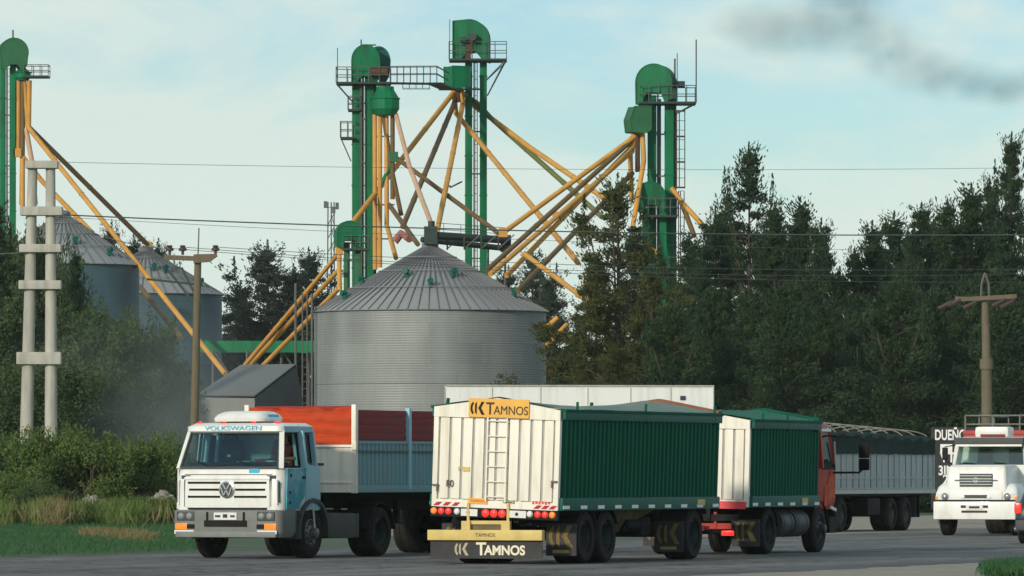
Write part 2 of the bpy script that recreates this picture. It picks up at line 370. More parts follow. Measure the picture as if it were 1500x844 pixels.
def rrect(w, y0, y1, z, rf=.18, rb=.08, n=4):
    """plan loop: x +-w, y0 back .. y1 front (y1>y0), rounded corners"""
    pts = []
    for cx, cy, r, a0 in ((w-rf,y1-rf,rf,0),(-(w-rf),y1-rf,rf,90),(-(w-rb),y0+rb,rb,180),(w-rb,y0+rb,rb,270)):
        for k in range(n+1):
            a = R(a0+90*k/n); pts.append(Vector((cx+r*math.cos(a), cy+r*math.sin(a), z)))
    return pts
def emblem(parent, loc, rot, s, m, name='emblem'):
    """stylised mark: a broken half ring beside a K"""
    b = MB()
    out = []; inn = []
    for k in range(13):
        a = R(105+150*k/12); out.append((-.22+.5*math.cos(a)*.62, .5*math.sin(a))); inn.append((-.20+.22*math.cos(a)*.7, .34*math.sin(a)))
    for k in range(12):
        b.poly([(out[k][0],out[k][1],0),(out[k+1][0],out[k+1][1],0),(inn[k+1][0],inn[k+1][1],0),(inn[k][0],inn[k][1],0)], [(0,1,2,3)])
    for q in ([(-.16,-.30),(.0,-.5),(.0,.5),(-.16,.30)], [(.10,-.02),(.38,.5),(.62,.5),(.34,.0)], [(.10,.04),(.34,.06),(.66,-.5),(.40,-.5)]):
        b.poly([(x,y,0) for x,y in q], [(0,1,2,3)])
    bmesh.ops.solidify(b.bm, geom=b.bm.faces[:], thickness=.02)
    o = b.build(name, m, parent, smooth=0); o.location = loc; o.rotation_euler = rot; o.scale = (s,s,.3); return o
# =================================================================== GREEN TRAILER
TH = R(21.7)
def grain_body(t, L, tarp_mat, edge_mat, X, ladder=True, label_rear=None, zb=1.07, ze=2.98, ridge=.20, W=1.3, sag=.15):
    """box body of a grain trailer / truck: rear at y=0, front at y=L; X = lean matrix"""
    # rear wall with grooves
    b = MB(X)
    b.box((0,.05,(zb+ze)/2), (2*W-.02,.06,ze-zb-.01))
    for sx in (-1,1): b.box((sx*(W-.05),.0,(zb+ze)/2), (.10,.10,ze-zb), bev=.01)
    b.box((0,-.01,zb+.07), (2*W-.2,.08,.14))
    z0, z1 = zb+.16, ze-.20
    n = 10; pw = (2*W-.22)/n
    for i in range(n):
        cx = -W+.11+pw*(i+.5)
        b.box((cx,-.005,(z0+z1)/2), (pw-.05,.06,z1-z0), bev=.014)
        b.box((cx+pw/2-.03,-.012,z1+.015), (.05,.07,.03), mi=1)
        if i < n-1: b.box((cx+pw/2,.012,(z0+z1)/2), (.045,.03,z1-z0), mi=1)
    b.prism([(-W,ze-.19),(W,ze-.19),(W,ze),(0,ze+ridge),(-W,ze)], 'y', -.06, .06)
    rear = b.build('end_wall', ['cream','ribshade'], t)
    # side walls
    for sx in (1,-1):
        b = MB(X)
        b.corr((sx*W,.10),(sx*W,L-.05), zb+.24, ze-.17, .225, .045, (sx,0), duty=.52, edge=.14)
        o = b.build('side_wall', 'green', t, smooth=0)
        b = MB(X)
        b.box((sx*(W+.01),L/2,zb+.12), (.12,L-.06,.24), bev=.012)
        for k in range(int(L/.95)+1):
            y = .22+k*(L-.5)/int(L/.95); b.box((sx*(W+.073),y,zb+.065), (.012,.34,.065), mi=1)
        b.box((sx*(W+.073),L-1.15,zb+.13), (.012,.42,.12), mi=2)
        b.build('lower_rail', ['green_rail','inkwhite','yellow'], t)
        b = MB(X)
        b.box((sx*(W+.015),L/2,ze-.10), (.12,L-.06,.15), bev=.01)
        b.box((sx*(W+.03),L/2,ze+.0), (.14,L-.02,.055), mi=1, bev=.01)
        for y in (.7, L*.5, L-.45):
            b.beam((sx*(W+.05),y,ze-.22),(sx*(W+.04),y+.03,ze+.17),.05,.05,mi=1)
        b.build('top_rail', ['green_rail','green'], t)
    # front wall
    b = MB(X)
    b.prism([(-W,zb),(W,zb),(W,ze),(0,ze+ridge),(-W,ze)], 'y', L-.07, L)
    fw = b.build('end_wall', 'cream', t)
    b = MB(X)
    for sx in (-1,1): b.beam((sx*(W+.02),L-.03,ze+.02),(0,L-.03,ze+ridge+.03),.22,.11)
    b.build('gable_edge', edge_mat, t)
    # tarp roof, sagging between the gables
    b = MB(X); nu, nv = 26, 14; g = []
    rnd = random.Random(int(L*100))
    for i in range(nu+1):
        u = i/nu; row = []
        sg = sag*(math.sin(math.pi*min(1,u*1.1)))**.8
        for j in range(nv+1):
            v = -1+2*j/nv
            z = ze+.03+(ridge)*(1-abs(v))-sg*(1-abs(v))**1.2+.012*math.sin(i*1.9+j)*(0<i<nu)*(1-abs(v))+rnd.uniform(-.006,.006)
            row.append(b.bm.verts.new((v*(W+.035), .02+u*(L-.08), z)))
        g.append(row)
    for i in range(nu):
        for j in range(nv): b.bm.faces.new((g[i][j],g[i][j+1],g[i+1][j+1],g[i+1][j]))
    bmesh.ops.solidify(b.bm, geom=b.bm.faces[:], thickness=.012)
    b.build('tarp_roof', tarp_mat, t, smooth=60)
    if ladder:
        b = MB(X)
        for x in (-.20,.20): b.beam((x+.03,-.09,zb+.12),(x+.03,-.09,ze-.16),.028,.02)
        for k in range(6): b.tube([(-.17,-.09,zb+.22+k*.29),(.23,-.09,zb+.22+k*.29)], .012, 6)
        for z in (zb+.2, ze-.25):
            for x in (-.18,.24): b.beam((x,-.09,z),(x,-.03,z),.03,.03)
        b.build('ladder', 'cream', rear)
    return rear

TR = thing('grain_trailer', 'green sided grain trailer showing its cream rear doors and amber name board', 'trailer',
           (0,0,0), -TH)
_c = Vector((.884,117,0)) - Vector((math.cos(TH),-math.sin(TH),0))*1.3
TR.location = _c
LEAN = Matrix.Translation((0,0,1.0)) @ Matrix.Rotation(R(1.9),4,'Y') @ Matrix.Translation((0,0,-1.0))
rear = grain_body(TR, 8.9, 'tarp_g', 'brown', LEAN)
def lp(x,y,z): return LEAN @ Vector((x,y,z))
LR = LEAN.to_euler(); 
def lrot(ax=R(90)):
    return (LEAN.to_3x3().to_4x4() @ Matrix.Rotation(ax,4,'X')).to_euler()
b = MB(LEAN); b.box((.05,-.085,2.985),(1.24,.03,.36)); sg = b.build('sign_board','amber_sign',rear)
text(sg,'T',.33,lp(-.125,-.105,2.965),lrot(),'ink',sx=.85,off=.004); text(sg,'AMNOS',.235,lp(.305,-.105,2.94),lrot(),'ink',sx=.86,off=.0)
emblem(sg, lp(-.40,-.105,2.975), lrot(), .25, 'ink')
text(rear,'80',.19,lp(-.93,-.055,1.51),lrot(),'ink',sx=.85)
text(rear,'PC',.12,lp(-.70,-.05,1.80),lrot(),'yellow'); 
b = MB(LEAN); b.box((-.60,-.045,1.80),(.13,.012,.09)); b.build('badge','yellow',rear)
b = MB(LEAN); b.box((-.34,-.065,1.20),(.40,.012,.11)); st = b.build('sticker','amber_sign',rear)
text(st,'TAMNOS',.075,lp(-.34,-.075,1.20),lrot(),'inkred')
text(rear,'TAMNOS',.06,lp(.30,-.06,1.19),lrot(),'ink')
# red stripes at the lower corners
b = MB(LEAN)
for x0, x1 in ((-1.28,-.72),(.78,1.24)):
    n = 3
    for k in range(n):
        x = x0+.02+k*(x1-x0)/n; w = .11
        b.poly([(x,-.056,1.09),(x+w,-.056,1.09),(x+w+.08,-.056,1.16),(x+.08,-.056,1.16)],[(0,1,2,3)])
bmesh.ops.solidify(b.bm, geom=b.bm.faces[:], thickness=.006)
b.build('warning_stripes','inkred',rear,smooth=0)
b = MB(LEAN)
for k in range(6): b.box((.80+.065*k,-.062,1.205+.008*(k%2)),(.04,.008,.05))
b.build('red_marks','inkred',rear)
for sx,z in ((-1,1.48),(1,1.62)):
    b = MB(LEAN); b.box((sx*1.22,-.07,z),(.12,.05,.035)); b.box((sx*1.18,-.08,z-.06),(.03,.04,.12)); b.build('latch','steel',rear)
# lamp bar
b = MB(LEAN)
b.box((0,-.02,.975),(2.62,.10,.19),bev=.01); bar = b.build('lamp_bar','black',TR)
def lens(x,z,r,m,parent,X=LEAN,y=-.075):
    b = MB(X); b.lathe([(.001,-.05),(r*.6,-.045),(r*.95,-.02),(r,0)],(x,y+.02,z),'y',18); return b.build('lamp',m,parent)
for x,m in ((-1.24,'amblens'),(-1.09,'redlens'),(-.94,'redlens'),(-.76,'clrlens')): lens(x,.985,.068,m,bar)
for x,m in ((1.20,'amblens'),(1.05,'redlens'),(.90,'redlens'),(.74,'clrlens')): lens(x,.985,.068,m,bar)
for x in (-.17,.0,.17): lens(x,.975,.082,'redlens',bar)
for x in (-.50,.50):
    b = MB(LEAN); b.box((x,-.08,.975),(.34,.015,.135)); p_ = b.build('number_plate','plate',bar)
    b = MB(LEAN); b.lathe([(.001,-.004),(.035,-.004),(.035,0)],(x-.02,-.088,.975),'y',12); b.build('plate_emblem','ink',p_)
# rear frame in pale yellow and underrun bar
b = MB()
for x in (-.52,.30):
    b.box((x,-.07,.86),(.05,.05,.62)); b.box((x-.03,-.10,.66),(.18,.10,.34),bev=.01)
b.box((-.10,-.06,.80),(.85,.06,.07)); b.box((-.10,-.03,.72),(.72,.04,.16),mi=1)
for sx in (-1,1): b.beam((sx*.42,.05,.9),(sx*.42,8.6,.9),.10,.22,mi=2)
b.build('chassis_frame',['yellow','olive','black'],TR)
b = MB(); b.box((-.10,-.22,.56),(2.36,.16,.20),bev=.02); ub = b.build('underrun_bar','yellow',TR)
text(ub,'TAMNOS',.10,(-.08,-.305,.56),(R(90),0,0),'olive')
b = MB(); b.box((-.10,-.20,.285),(2.30,.02,.345)); fl = b.build('mud_flap','flap',TR)
text(fl,'T',.34,(-.20,-.215,.285),(R(90),0,0),'inkw',off=.008); text(fl,'AMNOS',.25,(.285,-.215,.262),(R(90),0,0),'inkw',sx=.95,off=.008)
emblem(fl,(-.62,-.215,.29),(R(90),0,0),.24,'inkw')
for (x,y) in ((1.30-.22,.72),(-(1.30-.22),.72),(1.05,6.75),(-1.05,6.75)):
    b = MB(); b.box((x,y,.47),(.62,.03,.62)); f2 = b.build('mud_flap','flap',TR)
    emblem(f2,(x-.03,y-.02,.53),(R(90),0,0),.42,'flaplogo')
    b = MB(); b.box((x,y-.02,.24),(.34,.012,.06)); b.build('caption_strip','flaplogo',f2)
for y in (1.5,2.65,7.6):
    for sx in (-1,1): wheel(TR, sx*1.0, y, dual=True, dark=True)
    b = MB(); b.tube([(-.95,y,.52),(.95,y,.52)],.07,8)
    for sx in (-1,1): b.beam((sx*.5,y-.55,.64),(sx*.5,y+.55,.64),.09,.14)
    b.build('axle','black',TR)
for y in (1.5,2.65,7.6):
    for sx in (-1,1):
        b = MB()
        for k in range(8):
            a0, a1 = R(25+130*k/8), R(25+130*(k+1)/8); r = .60
            b.beam((sx*1.0,y+r*math.cos(a0),.50+r*math.sin(a0)),(sx*1.0,y+r*math.cos(a1),.50+r*math.sin(a1)),.60,.02)
        b.build('mudguard','black',TR)
# hopper belly between the axle groups and gear
b = MB()
b.loft([[Vector(p) for p in ((-.95,3.4,1.06),(.98,3.4,1.06),(.98,6.3,1.06),(-.95,6.3,1.06))],[Vector(p) for p in ((-.35,3.75,.52),(.62,3.75,.52),(.62,4.7,.52),(-.35,4.7,.52))]])
b.box((.62,4.0,.50),(.30,.42,.16),bev=.02); b.build('hopper','olive',TR)
b = MB()
b.tube([(.75,4.9,.72),(.75,5.6,.72)],.13,12); b.box((.70,5.9,.68),(.35,.55,.35),bev=.02); b.tube([(.9,4.55,.62),(.9,4.8,.8)],.03,6)
b.build('air_tank','black',TR)
b = MB(); b.box((0,8.0,.86),(1.0,1.5,.12)); b.lathe([(.5,.74),(.5,.80)],(0,7.6,0),'z',20)
for sx in (-1,1): b.beam((sx*.45,8.3,.62),(0,11.6,.60),.10,.12,mi=1)
b.box((0,9.2,.66),(.6,.5,.14),mi=1); b.lathe([(.05,-.04),(.12,-.04),(.12,.04),(.05,.04)],(0,11.72,.60),'z',14,mi=1)
b.build('drawbar',['black','redcab'],TR)

# =================================================================== RED GRAIN TRUCK
TH2 = R(20)
RT = thing('grain_truck', 'red cabbed truck with a short green grain body ahead of the longer green trailer', 'truck', (0,0,0), -TH2)
RT.location = Vector((5.03,130.5,0)) - Vector((math.cos(TH2),-math.sin(TH2),0))*1.3
L2 = Matrix.Translation((0,0,1)) @ Matrix.Rotation(R(1.4),4,'Y') @ Matrix.Translation((0,0,-1))
r2_ = grain_body(RT, 4.92, 'tarp_e', 'green', L2, ladder=True, zb=1.05, ze=2.90, ridge=.20, sag=.02)
b = MB(L2); b.box((.70,-.07,1.09),(1.1,.04,.16)); b.box((-.70,-.07,1.09),(.9,.04,.16)); b.build('bumper_board','inkred',r2_)
b = MB()
for sx in (-1,1): b.beam((sx*.42,-.1,.88),(sx*.42,6.4,.88),.09,.22)
b.box((0,.0,.80),(2.1,.1,.14)); b.box((0,.05,.62),(1.8,.08,.12),mi=1)
for sx in (-1,1): b.beam((sx*.55,.02,.92),(sx*.55,.02,.58),.06,.06,mi=1)
b.build('chassis_frame',['black','redcab'],RT)
for x in (-.85,.85):
    b = MB(); b.box((x,-.02,.47),(.34,.05,.13)); h_ = b.build('lamp_housing','black',RT)
    b = MB(); b.box((x,-.055,.47),(.27,.03,.10),bev=.012); b.build('brake_lamp','braklens',h_)
for sx in (-1,1):
    wheel(RT, sx*1.0, 1.49, dual=True, dark=True); wheel(RT, sx*1.08, 5.35, dark=True)
    b = MB(); b.box((sx*1.0,.72,.47),(.62,.03,.58)); f2 = b.build('mud_flap','flap',RT)
    emblem(f2,(sx*1.0-.03,.70,.50),(R(90),0,0),.42,'flaplogo')
b = MB()
b.tube([(1.02,2.35,.66),(1.02,3.2,.66)],.30,18); b.tube([(1.02,3.35,.66),(1.02,4.3,.66)],.30,18)
for y in (2.5,3.05,3.5,4.15): b.lathe([(.308,-.03),(.312,-.03),(.312,.03),(.308,.03)],(1.02,y,.66),'y',18)
b.build('fuel_tank','greydk',RT)
b = MB(); b.box((-1.0,3.2,.66),(.5,1.4,.5),bev=.04); b.build('tool_box','greydk',RT)
b = MB(); b.tube([(-.95,1.49,.52),(.95,1.49,.52)],.08,8); b.tube([(-.95,5.35,.52),(.95,5.35,.52)],.06,8); b.box((0,3.2,.70),(.3,3.6,.15)); b.build('axle','black',RT)
for (y,r,w) in ((1.49,.60,.6),(5.35,.62,.36)):
    for sx in (-1,1):
        b = MB()
        for k in range(8):
            a0, a1 = R(10+160*k/8), R(10+160*(k+1)/8)
            b.beam((sx*(1.0 if w>.5 else 1.06),y+r*math.cos(a0),.50+r*math.sin(a0)),(sx*(1.0 if w>.5 else 1.06),y+r*math.cos(a1),.50+r*math.sin(a1)),w,.02)
        b.build('mudguard','black',RT)
# cab
cb = MB()
cb.loft([rrect(1.20,5.02,6.62,.95,.22,.05),rrect(1.24,5.02,6.66,1.2,.22,.05),rrect(1.24,5.02,6.62,1.85,.22,.05)])
cab = cb.build('cab','redcab',RT)
b = MB()
b.loft([rrect(1.14,5.04,6.30,2.66,.2,.05),rrect(1.17,5.03,6.40,2.70,.2,.05),rrect(1.12,5.05,6.25,2.84,.2,.05)],mi=0)
b.build('roof',['redcab'],cab)
b = MB(); b.box((0,6.36,2.72),(2.2,.22,.09),bev=.03); b.box((1.10,5.75,2.70),(.16,1.2,.06)); b.build('roof_trim','white',cab)
b = MB(); b.box((0,5.06,2.26),(2.3,.06,.82)); b.build('cab_back','redcab',cab)
for sx in (-1,1):
    b = MB(); b.beam((sx*1.20,6.50,1.85),(sx*1.10,6.26,2.68),.08,.12); b.build('pillar','redcab',cab); b = MB(); b.beam((sx*1.20,5.20,1.85),(sx*1.14,5.20,2.68),.10,.32); b.build('pillar','redcab',cab)
b = MB()
b.box((0,5.6,1.86),(2.2,1.0,.03)); 
for x in (-.6,.6): b.box((x,5.35,2.1),(.5,.14,.62),bev=.05)
b.box((0,6.35,1.92),(2.2,.35,.16),bev=.04); b.build('cab_interior','seat',cab)
for sx in (-1,1):
    b = MB(); b.poly([(sx*1.215,5.37,1.87),(sx*1.215,6.44,1.87),(sx*1.135,6.22,2.66),(sx*1.150,5.37,2.66)],[(0,1,2,3)]); bmesh.ops.solidify(b.bm,geom=b.bm.faces[:],thickness=.006); b.build('side_window','glassblk',cab,smooth=0)
b = MB(); b.poly([(-1.15,6.58,1.87),(1.15,6.58,1.87),(1.06,6.33,2.66),(-1.06,6.33,2.66)],[(0,1,2,3)]); bmesh.ops.solidify(b.bm,geom=b.bm.faces[:],thickness=.006); b.build('windscreen','glassdk',cab,smooth=0)
for sx in (-1,1):
    b = MB()
    b.prism([(5.62,1.02),(6.40,1.10),(6.46,1.80),(6.05,1.80),(5.85,1.5),(5.62,1.45)],'x',sx*1.243,sx*1.252); b.build('side_decal','orangedecal',cab,smooth=0)
    b = MB(); b.prism([(5.45,1.82),(6.5,1.82),(6.52,1.98),(6.30,1.88),(5.9,2.05),(5.45,1.90)],'x',sx*1.19,sx*1.245); b.build('window_trim','black',cab,smooth=0)
    # mirror on a long bracket
    b = MB()
    x = sx*1.22
    b.tube([(x,6.25,1.76),(x+sx*.55,6.55,1.76),(x+sx*.62,6.58,1.84)],.025,8); b.build('mirror_arm','black',cab); b = MB(); b.tube([(x-sx*.06,6.15,2.58),(x+sx*.5,6.52,2.54),(x+sx*.62,6.58,2.40)],.022,8)
    mb_ = b.build('mirror_bracket','black',cab)
    b = MB(); b.box((x+sx*.66,6.58,2.24),(.24,.10,.32),bev=.045); b.box((x+sx*.66,6.58,1.94),(.24,.10,.26),bev=.045); b.build('mirror','jet',mb_)
    b = MB(); b.tube([(x+sx*.02,6.40,2.45),(x+sx*.04,6.45,1.85)],.022,6); b.build('grab_rail','galv',cab)
b = MB(); b.box((0,6.68,.72),(2.42,.24,.46),bev=.05); b.box((1.17,6.35,.60),(.10,.50,.36)); b.build('bumper','black',RT)
for sx in (-1,1):
    b = MB(); b.beam((sx*1.22,6.15,.99),(sx*1.23,6.52,.93),.05,.07); b.build('fender_trim','white',cab)

# =================================================================== WHITE TRACTOR (left)
TH3 = R(25)
VW = thing('tractor_unit', 'white flat fronted truck with teal door, grey bumper and roof air conditioner', 'truck', (-5.78,125.0,0), math.pi-TH3)
cb = MB()
cb.loft([rrect(1.22,-1.72,.01,.98,.20,.05,6),rrect(1.24,-1.72,.012,1.35,.21,.05,6),rrect(1.235,-1.72,-.005,1.55,.22,.05,6),rrect(1.225,-1.72,-.03,1.70,.22,.05,6),rrect(1.20,-1.71,-.07,1.85,.20,.05,6)])
cab = cb.build('cab','white',VW)
b = MB()
b.loft([rrect(1.06,-1.68,-.30,2.57,.14,.05),rrect(1.10,-1.70,-.24,2.60,.14,.05),rrect(1.09,-1.70,-.26,2.70,.14,.05),rrect(.99,-1.62,-.42,2.77,.14,.12)]); roof = b.build('roof','white',cab)
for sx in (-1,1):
    b = MB(); b.prism([(-.36,2.585),(-.34,2.70),(-1.62,2.70),(-1.66,2.585)],'x',sx*1.06,sx*1.106); b.build('roof_side_tint','shadewhite',cab,smooth=0)  # strip added to carry the blue sky reflection as colour
text(roof,'VOLKSWAGEN',.125,(0,-.235,2.655),(R(90),0,math.pi),'inkblue',sx=1.55)
# rear wall, pillars (side pillars carry blue shade in their colour)
b = MB(); b.box((0,-1.68,2.2),(2.16,.05,.78)); b.build('cab_back','white',cab)
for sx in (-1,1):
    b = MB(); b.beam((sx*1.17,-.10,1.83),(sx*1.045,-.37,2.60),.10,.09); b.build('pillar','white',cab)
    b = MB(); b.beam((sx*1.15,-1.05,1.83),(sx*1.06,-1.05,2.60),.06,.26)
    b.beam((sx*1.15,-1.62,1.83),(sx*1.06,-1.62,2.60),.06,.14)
    b.beam((sx*1.15,-1.05,1.86),(sx*1.15,-1.68,1.86),.06,.10); b.build('pillar','shadewhite',cab)
b = MB()
b.box((0,-.9,1.85),(2.3,1.5,.02)); b.box((0,-.36,1.90),(2.16,.42,.14),bev=.04)
for x in (-.62,.62): b.box((x,-1.38,2.12),(.5,.14,.62),bev=.05); b.box((x,-1.35,2.46),(.3,.1,.2),bev=.04)
b.lathe([(.20,0),(.22,.018),(.24,0),(.22,-.018),(.20,0)],(-.62,-.68,2.02),'z',20)
b.build('cab_interior','seat',cab)
b = MB(); b.box((-.25,-.30,1.985),(.30,.20,.02)); b.box((-.62,-.28,1.995),(.24,.10,.06),mi=1); b.box((-.85,-.28,1.99),(.16,.18,.025)); b.box((.15,-.33,2.10),(.07,.02,.05)); b.build('dashboard_papers',['inkwhite','inkred'],cab)
def sheet(name, pts, m, parent, th=.006):
    b = MB(); b.poly(pts,[tuple(range(len(pts)))]); bmesh.ops.solidify(b.bm,geom=b.bm.faces[:],thickness=th); return b.build(name,m,parent,smooth=0)
ws = sheet('windscreen',[(-1.10,-.085,1.87),(1.10,-.085,1.87),(1.0,-.35,2.56),(-1.0,-.35,2.56)],'glass',cab)
b = MB()
q = [(-1.12,-.068,1.855),(1.12,-.068,1.855),(1.02,-.345,2.575),(-1.02,-.345,2.575)]
for i in range(4): b.beam(q[i],q[(i+1)%4],.05,.05)
b.build('seal','greydk',ws)
for sx in (1,-1):
    sheet('quarter_window',[(sx*1.135,-1.20,1.95),(sx*1.135,-1.54,1.95),(sx*1.065,-1.54,2.53),(sx*1.065,-1.20,2.53)],'glassblk',cab)
for sx in (1,-1):
    b = MB(); b.beam((sx*1.185,-.16,1.87),(sx*1.165,-.92,1.87),.03,.05)
    b.beam((sx*1.165,-.92,1.87),(sx*1.08,-.92,2.57),.03,.05); b.build('window_seal','black',cab)
# front details
g = empty('grille', cab)
b = MB(); b.box((0,.012,1.36),(1.92,.04,.64),bev=.015)
b.box((0,.03,1.635),(1.96,.05,.05),bev=.012); gp = b.build('grille_panel','white',g)
for z in (1.55,1.41,1.265):
    for sx in (-1,1):
        b = MB(); b.box((sx*.53,.028,z),(.74 if z!=1.41 else .68,.03,.042)); b.build('grille_slot','black',g)
b = MB(); b.lathe([(.175,.0),(.175,.03),(.145,.04),(.145,.0)],(0,.03,1.41),'y',28); eb = b.build('emblem','chrome',g)
b = MB(); b.lathe([(.001,.034),(.145,.034)],(0,.03,1.41),'y',24); b.build('emblem_field','greydk',g)
b = MB()
for sx in (-1,1):
    b.beam((sx*.075,.075,1.525),(sx*.012,.075,1.415),.02,.028); b.beam((sx*.125,.075,1.47),(sx*.06,.075,1.29),.02,.028); b.beam((sx*.06,.075,1.29),(0,.075,1.40),.02,.026)
b.build('emblem_strokes','chrome',g)
b = MB(); b.box((0,.02,1.025),(1.8,.05,.035)); b.build('panel_gap','black',cab)
for sx in (-1,1):
    b = MB(); b.box((sx*.98,-.038,1.665),(.20,.04,.07)); b.build('air_slot','greydk',cab)
    b = MB(); b.box((sx*1.13,.005,1.36),(.025,.04,.5)); b.box((sx*1.165,-.01,1.36),(.02,.04,.42),mi=1); b.build('corner_vent',['white','greydk'],cab)
b = MB(); b.box((-.58,-.052,1.785),(.24,.02,.10)); b.build('cab_sticker','inkblue',cab)
b = MB()
for sx in (-1,1): b.box((sx*.99,.016,1.36),(.008,.02,.60)); 
b.box((0,-.012,1.72),(2.0,.02,.008)); b.build('panel_seam','greydk',cab)
for x in (-.55,.45):
    b = MB(); b.tube([(x-.38,-.055,1.90),(x,-.06,1.88),(x+.42,-.125,2.02)],.010,5); b.build('wiper','black',cab)
# bumper
b = MB(); b.loft([rrect(1.20,-.55,.06,.44,.18,.03),rrect(1.25,-.60,.10,.56,.18,.03),rrect(1.25,-.60,.10,.98,.18,.03),rrect(1.22,-.58,.05,1.0,.18,.03)])
b.box((0,.09,.50),(2.3,.06,.12),bev=.02); bp_ = b.build('bumper','grey',VW)
b = MB(); b.box((0,.10,.72),(.98,.03,.13)); b.box((-.42,.105,.87),(.045,.02,.17)); b.box((.42,.105,.87),(.045,.02,.17)); b.build('bumper_intake','black',bp_)
b = MB(); b.box((0,.112,.87),(.52,.02,.15)); pl_ = b.build('number_plate','plate',bp_)
b = MB(); b.box((0,.125,.875),(.10,.01,.07)); b.box((-.17,.125,.87),(.10,.01,.04)); b.box((.17,.125,.87),(.12,.01,.04)); b.build('plate_marks','ink',pl_)
for sx in (-1,1):
    hl = empty('headlight', bp_, (sx*.92,.10,.87))
    b = MB(); b.box((0,0,0),(.40,.03,.19),bev=.02); b.build('lamp_housing','greydk',hl)
    for x in (-.09,.10):
        b = MB(); b.lathe([(.001,.045),(.05,.04),(.072,.018),(.075,0)],(x,0,0),'y',16); b.build('lens','headlens',hl)
    b = MB(); b.box((sx*1.02,.085,.66),(.27,.06,.13),bev=.02); b.build('turn_signal','amblens',bp_)
    b = MB(); b.box((sx*.80,.10,.66),(.18,.02,.09)); b.build('fog_recess','black',bp_)
    b = MB(); b.box((sx*.95,.105,.545),(.44,.02,.075)); b.build('reflector','inkwhite',bp_)
# doors, fenders, steps
for sx in (-1,1):
    b = MB(); b.prism([(-.16,1.02),(-.20,1.84),(-1.02,1.84),(-1.02,1.30),(-.80,1.15),(-.72,1.02)],'x',sx*1.238,sx*1.262)
    d_ = b.build('door',['teal' if sx<0 else 'white'],cab,smooth=0)
    b = MB(); b.box((sx*1.27,-.92,1.66),(.03,.12,.05)); b.box((sx*1.265,-.30,1.35),(.02,.05,.05)); b.box((sx*1.265,-.30,1.15),(.02,.05,.05)); b.box((sx*1.265,-.34,1.70),(.03,.05,.05)); b.build('handle','black',d_)
    b = MB(); b.prism([(-1.05,1.0),(-1.05,1.88),(-1.70,1.88),(-1.70,1.0)],'x',sx*1.237,sx*1.250); b.build('side_panel','shadewhite',cab,smooth=0)
    b = MB()
    for k in range(10):
        a0, a1 = R(-12+200*k/10), R(-12+200*(k+1)/10); r = .66
        b.beam((sx*1.12,-1.35+r*math.cos(a0),.54+r*math.sin(a0)),(sx*1.12,-1.35+r*math.cos(a1),.54+r*math.sin(a1)),.36,.07)
    b.build('fender','greydk',VW)
    b = MB(); b.box((sx*1.18,-.62,.72),(.14,.10,.50),bev=.02); b.build('step','greydk',VW)
    wheel(VW,sx*1.08,-1.35); wheel(VW,sx*.98,-4.5,dual=True,dark=True)
    b = MB()
    b.tube([(sx*1.235,-1.38,1.12),(sx*1.28,-1.38,.62)],.02,6); b.build('hose','galv',VW)
b = MB(); b.loft([rrect(.58,-1.35,-.42,2.80,.16,.12,6),rrect(.60,-1.36,-.40,2.86,.18,.12,6),rrect(.56,-1.34,-.46,2.94,.20,.14,6),rrect(.46,-1.26,-.58,3.00,.20,.14,6),rrect(.34,-1.15,-.72,3.015,.18,.14,6)]); b.box((.05,-.95,2.79),(.9,.6,.06),mi=1)
ac = b.build('air_conditioner',['white','greydk'],roof)
b = MB(); b.box((-.525,-.90,2.90),(.12,.5,.09),bev=.03); b.build('side_vent','inkblue',ac)
for x in (-.92,-.38,.30,.86):
    b = MB(); b.box((x,-.42,2.78),(.075,.06,.045),bev=.015); b.build('marker_lamp','redlens',roof)
b = MB()
for sx in (-1,1): b.beam((sx*.42,-.2,.86),(sx*.42,-5.6,.86),.09,.24)
b.box((0,-1.3,.62),(1.5,.3,.2)); b.tube([(-.9,-1.35,.52),(.9,-1.35,.52)],.08,8); b.tube([(-.9,-4.5,.52),(.9,-4.5,.52)],.10,8)
b.box((0,-4.3,1.08),(1.0,.9,.12)); b.box((0,-1.0,.90),(.9,1.4,.6)); b.build('chassis_frame','black',VW)
b = MB(); b.box((-.98,-2.75,.66),(.50,1.25,.52),bev=.06); b.box((-.98,-3.52,.66),(.42,.18,.5),bev=.02); b.build('fuel_tank','greydk',VW)
b = MB(); b.box((.98,-2.75,.66),(.50,1.25,.52),bev=.06); b.build('fuel_tank','greydk',VW)
for sx in (-1,1):
    b = MB()
    for k in range(8):
        a0, a1 = R(5+170*k/8), R(5+170*(k+1)/8); r = .62
        b.beam((sx*.98,-4.5+r*math.cos(a0),.52+r*math.sin(a0)),(sx*.98,-4.5+r*math.cos(a1),.52+r*math.sin(a1)),.62,.025)
    b.build('mudguard','black',VW)

# driver behind the open side window
def skin_person(name, joints, edges, m, parent=None, sub=2):
    me = bpy.data.meshes.new(name); me.from_pydata([j[0] for j in joints], edges, [])
    o = bpy.data.objects.new(name, me); COL.objects.link(o)
    md = o.modifiers.new('s','SKIN'); 
    if not me.skin_vertices: 
        bpy.context.view_layer.objects.active = o
        bpy.ops.mesh.customdata_skin_add()
    for i,j in enumerate(joints): me.skin_vertices[0].data[i].radius = (j[1],j[1] if len(j)<3 else j[2])
    me.skin_vertices[0].data[0].use_root = True
    o.modifiers.new('b','SUBSURF').levels = sub
    bpy.context.view_layer.update()
    nm = bpy.data.meshes.new_from_object(o.evaluated_get(bpy.context.evaluated_depsgraph_get()))
    bpy.data.objects.remove(o)
    nm.materials.clear(); nm.materials.append(M[m])
    for p in nm.polygons: p.use_smooth = True; p.material_index = 0
    q = bpy.data.objects.new(name, nm); COL.objects.link(q); q.parent = parent; return q
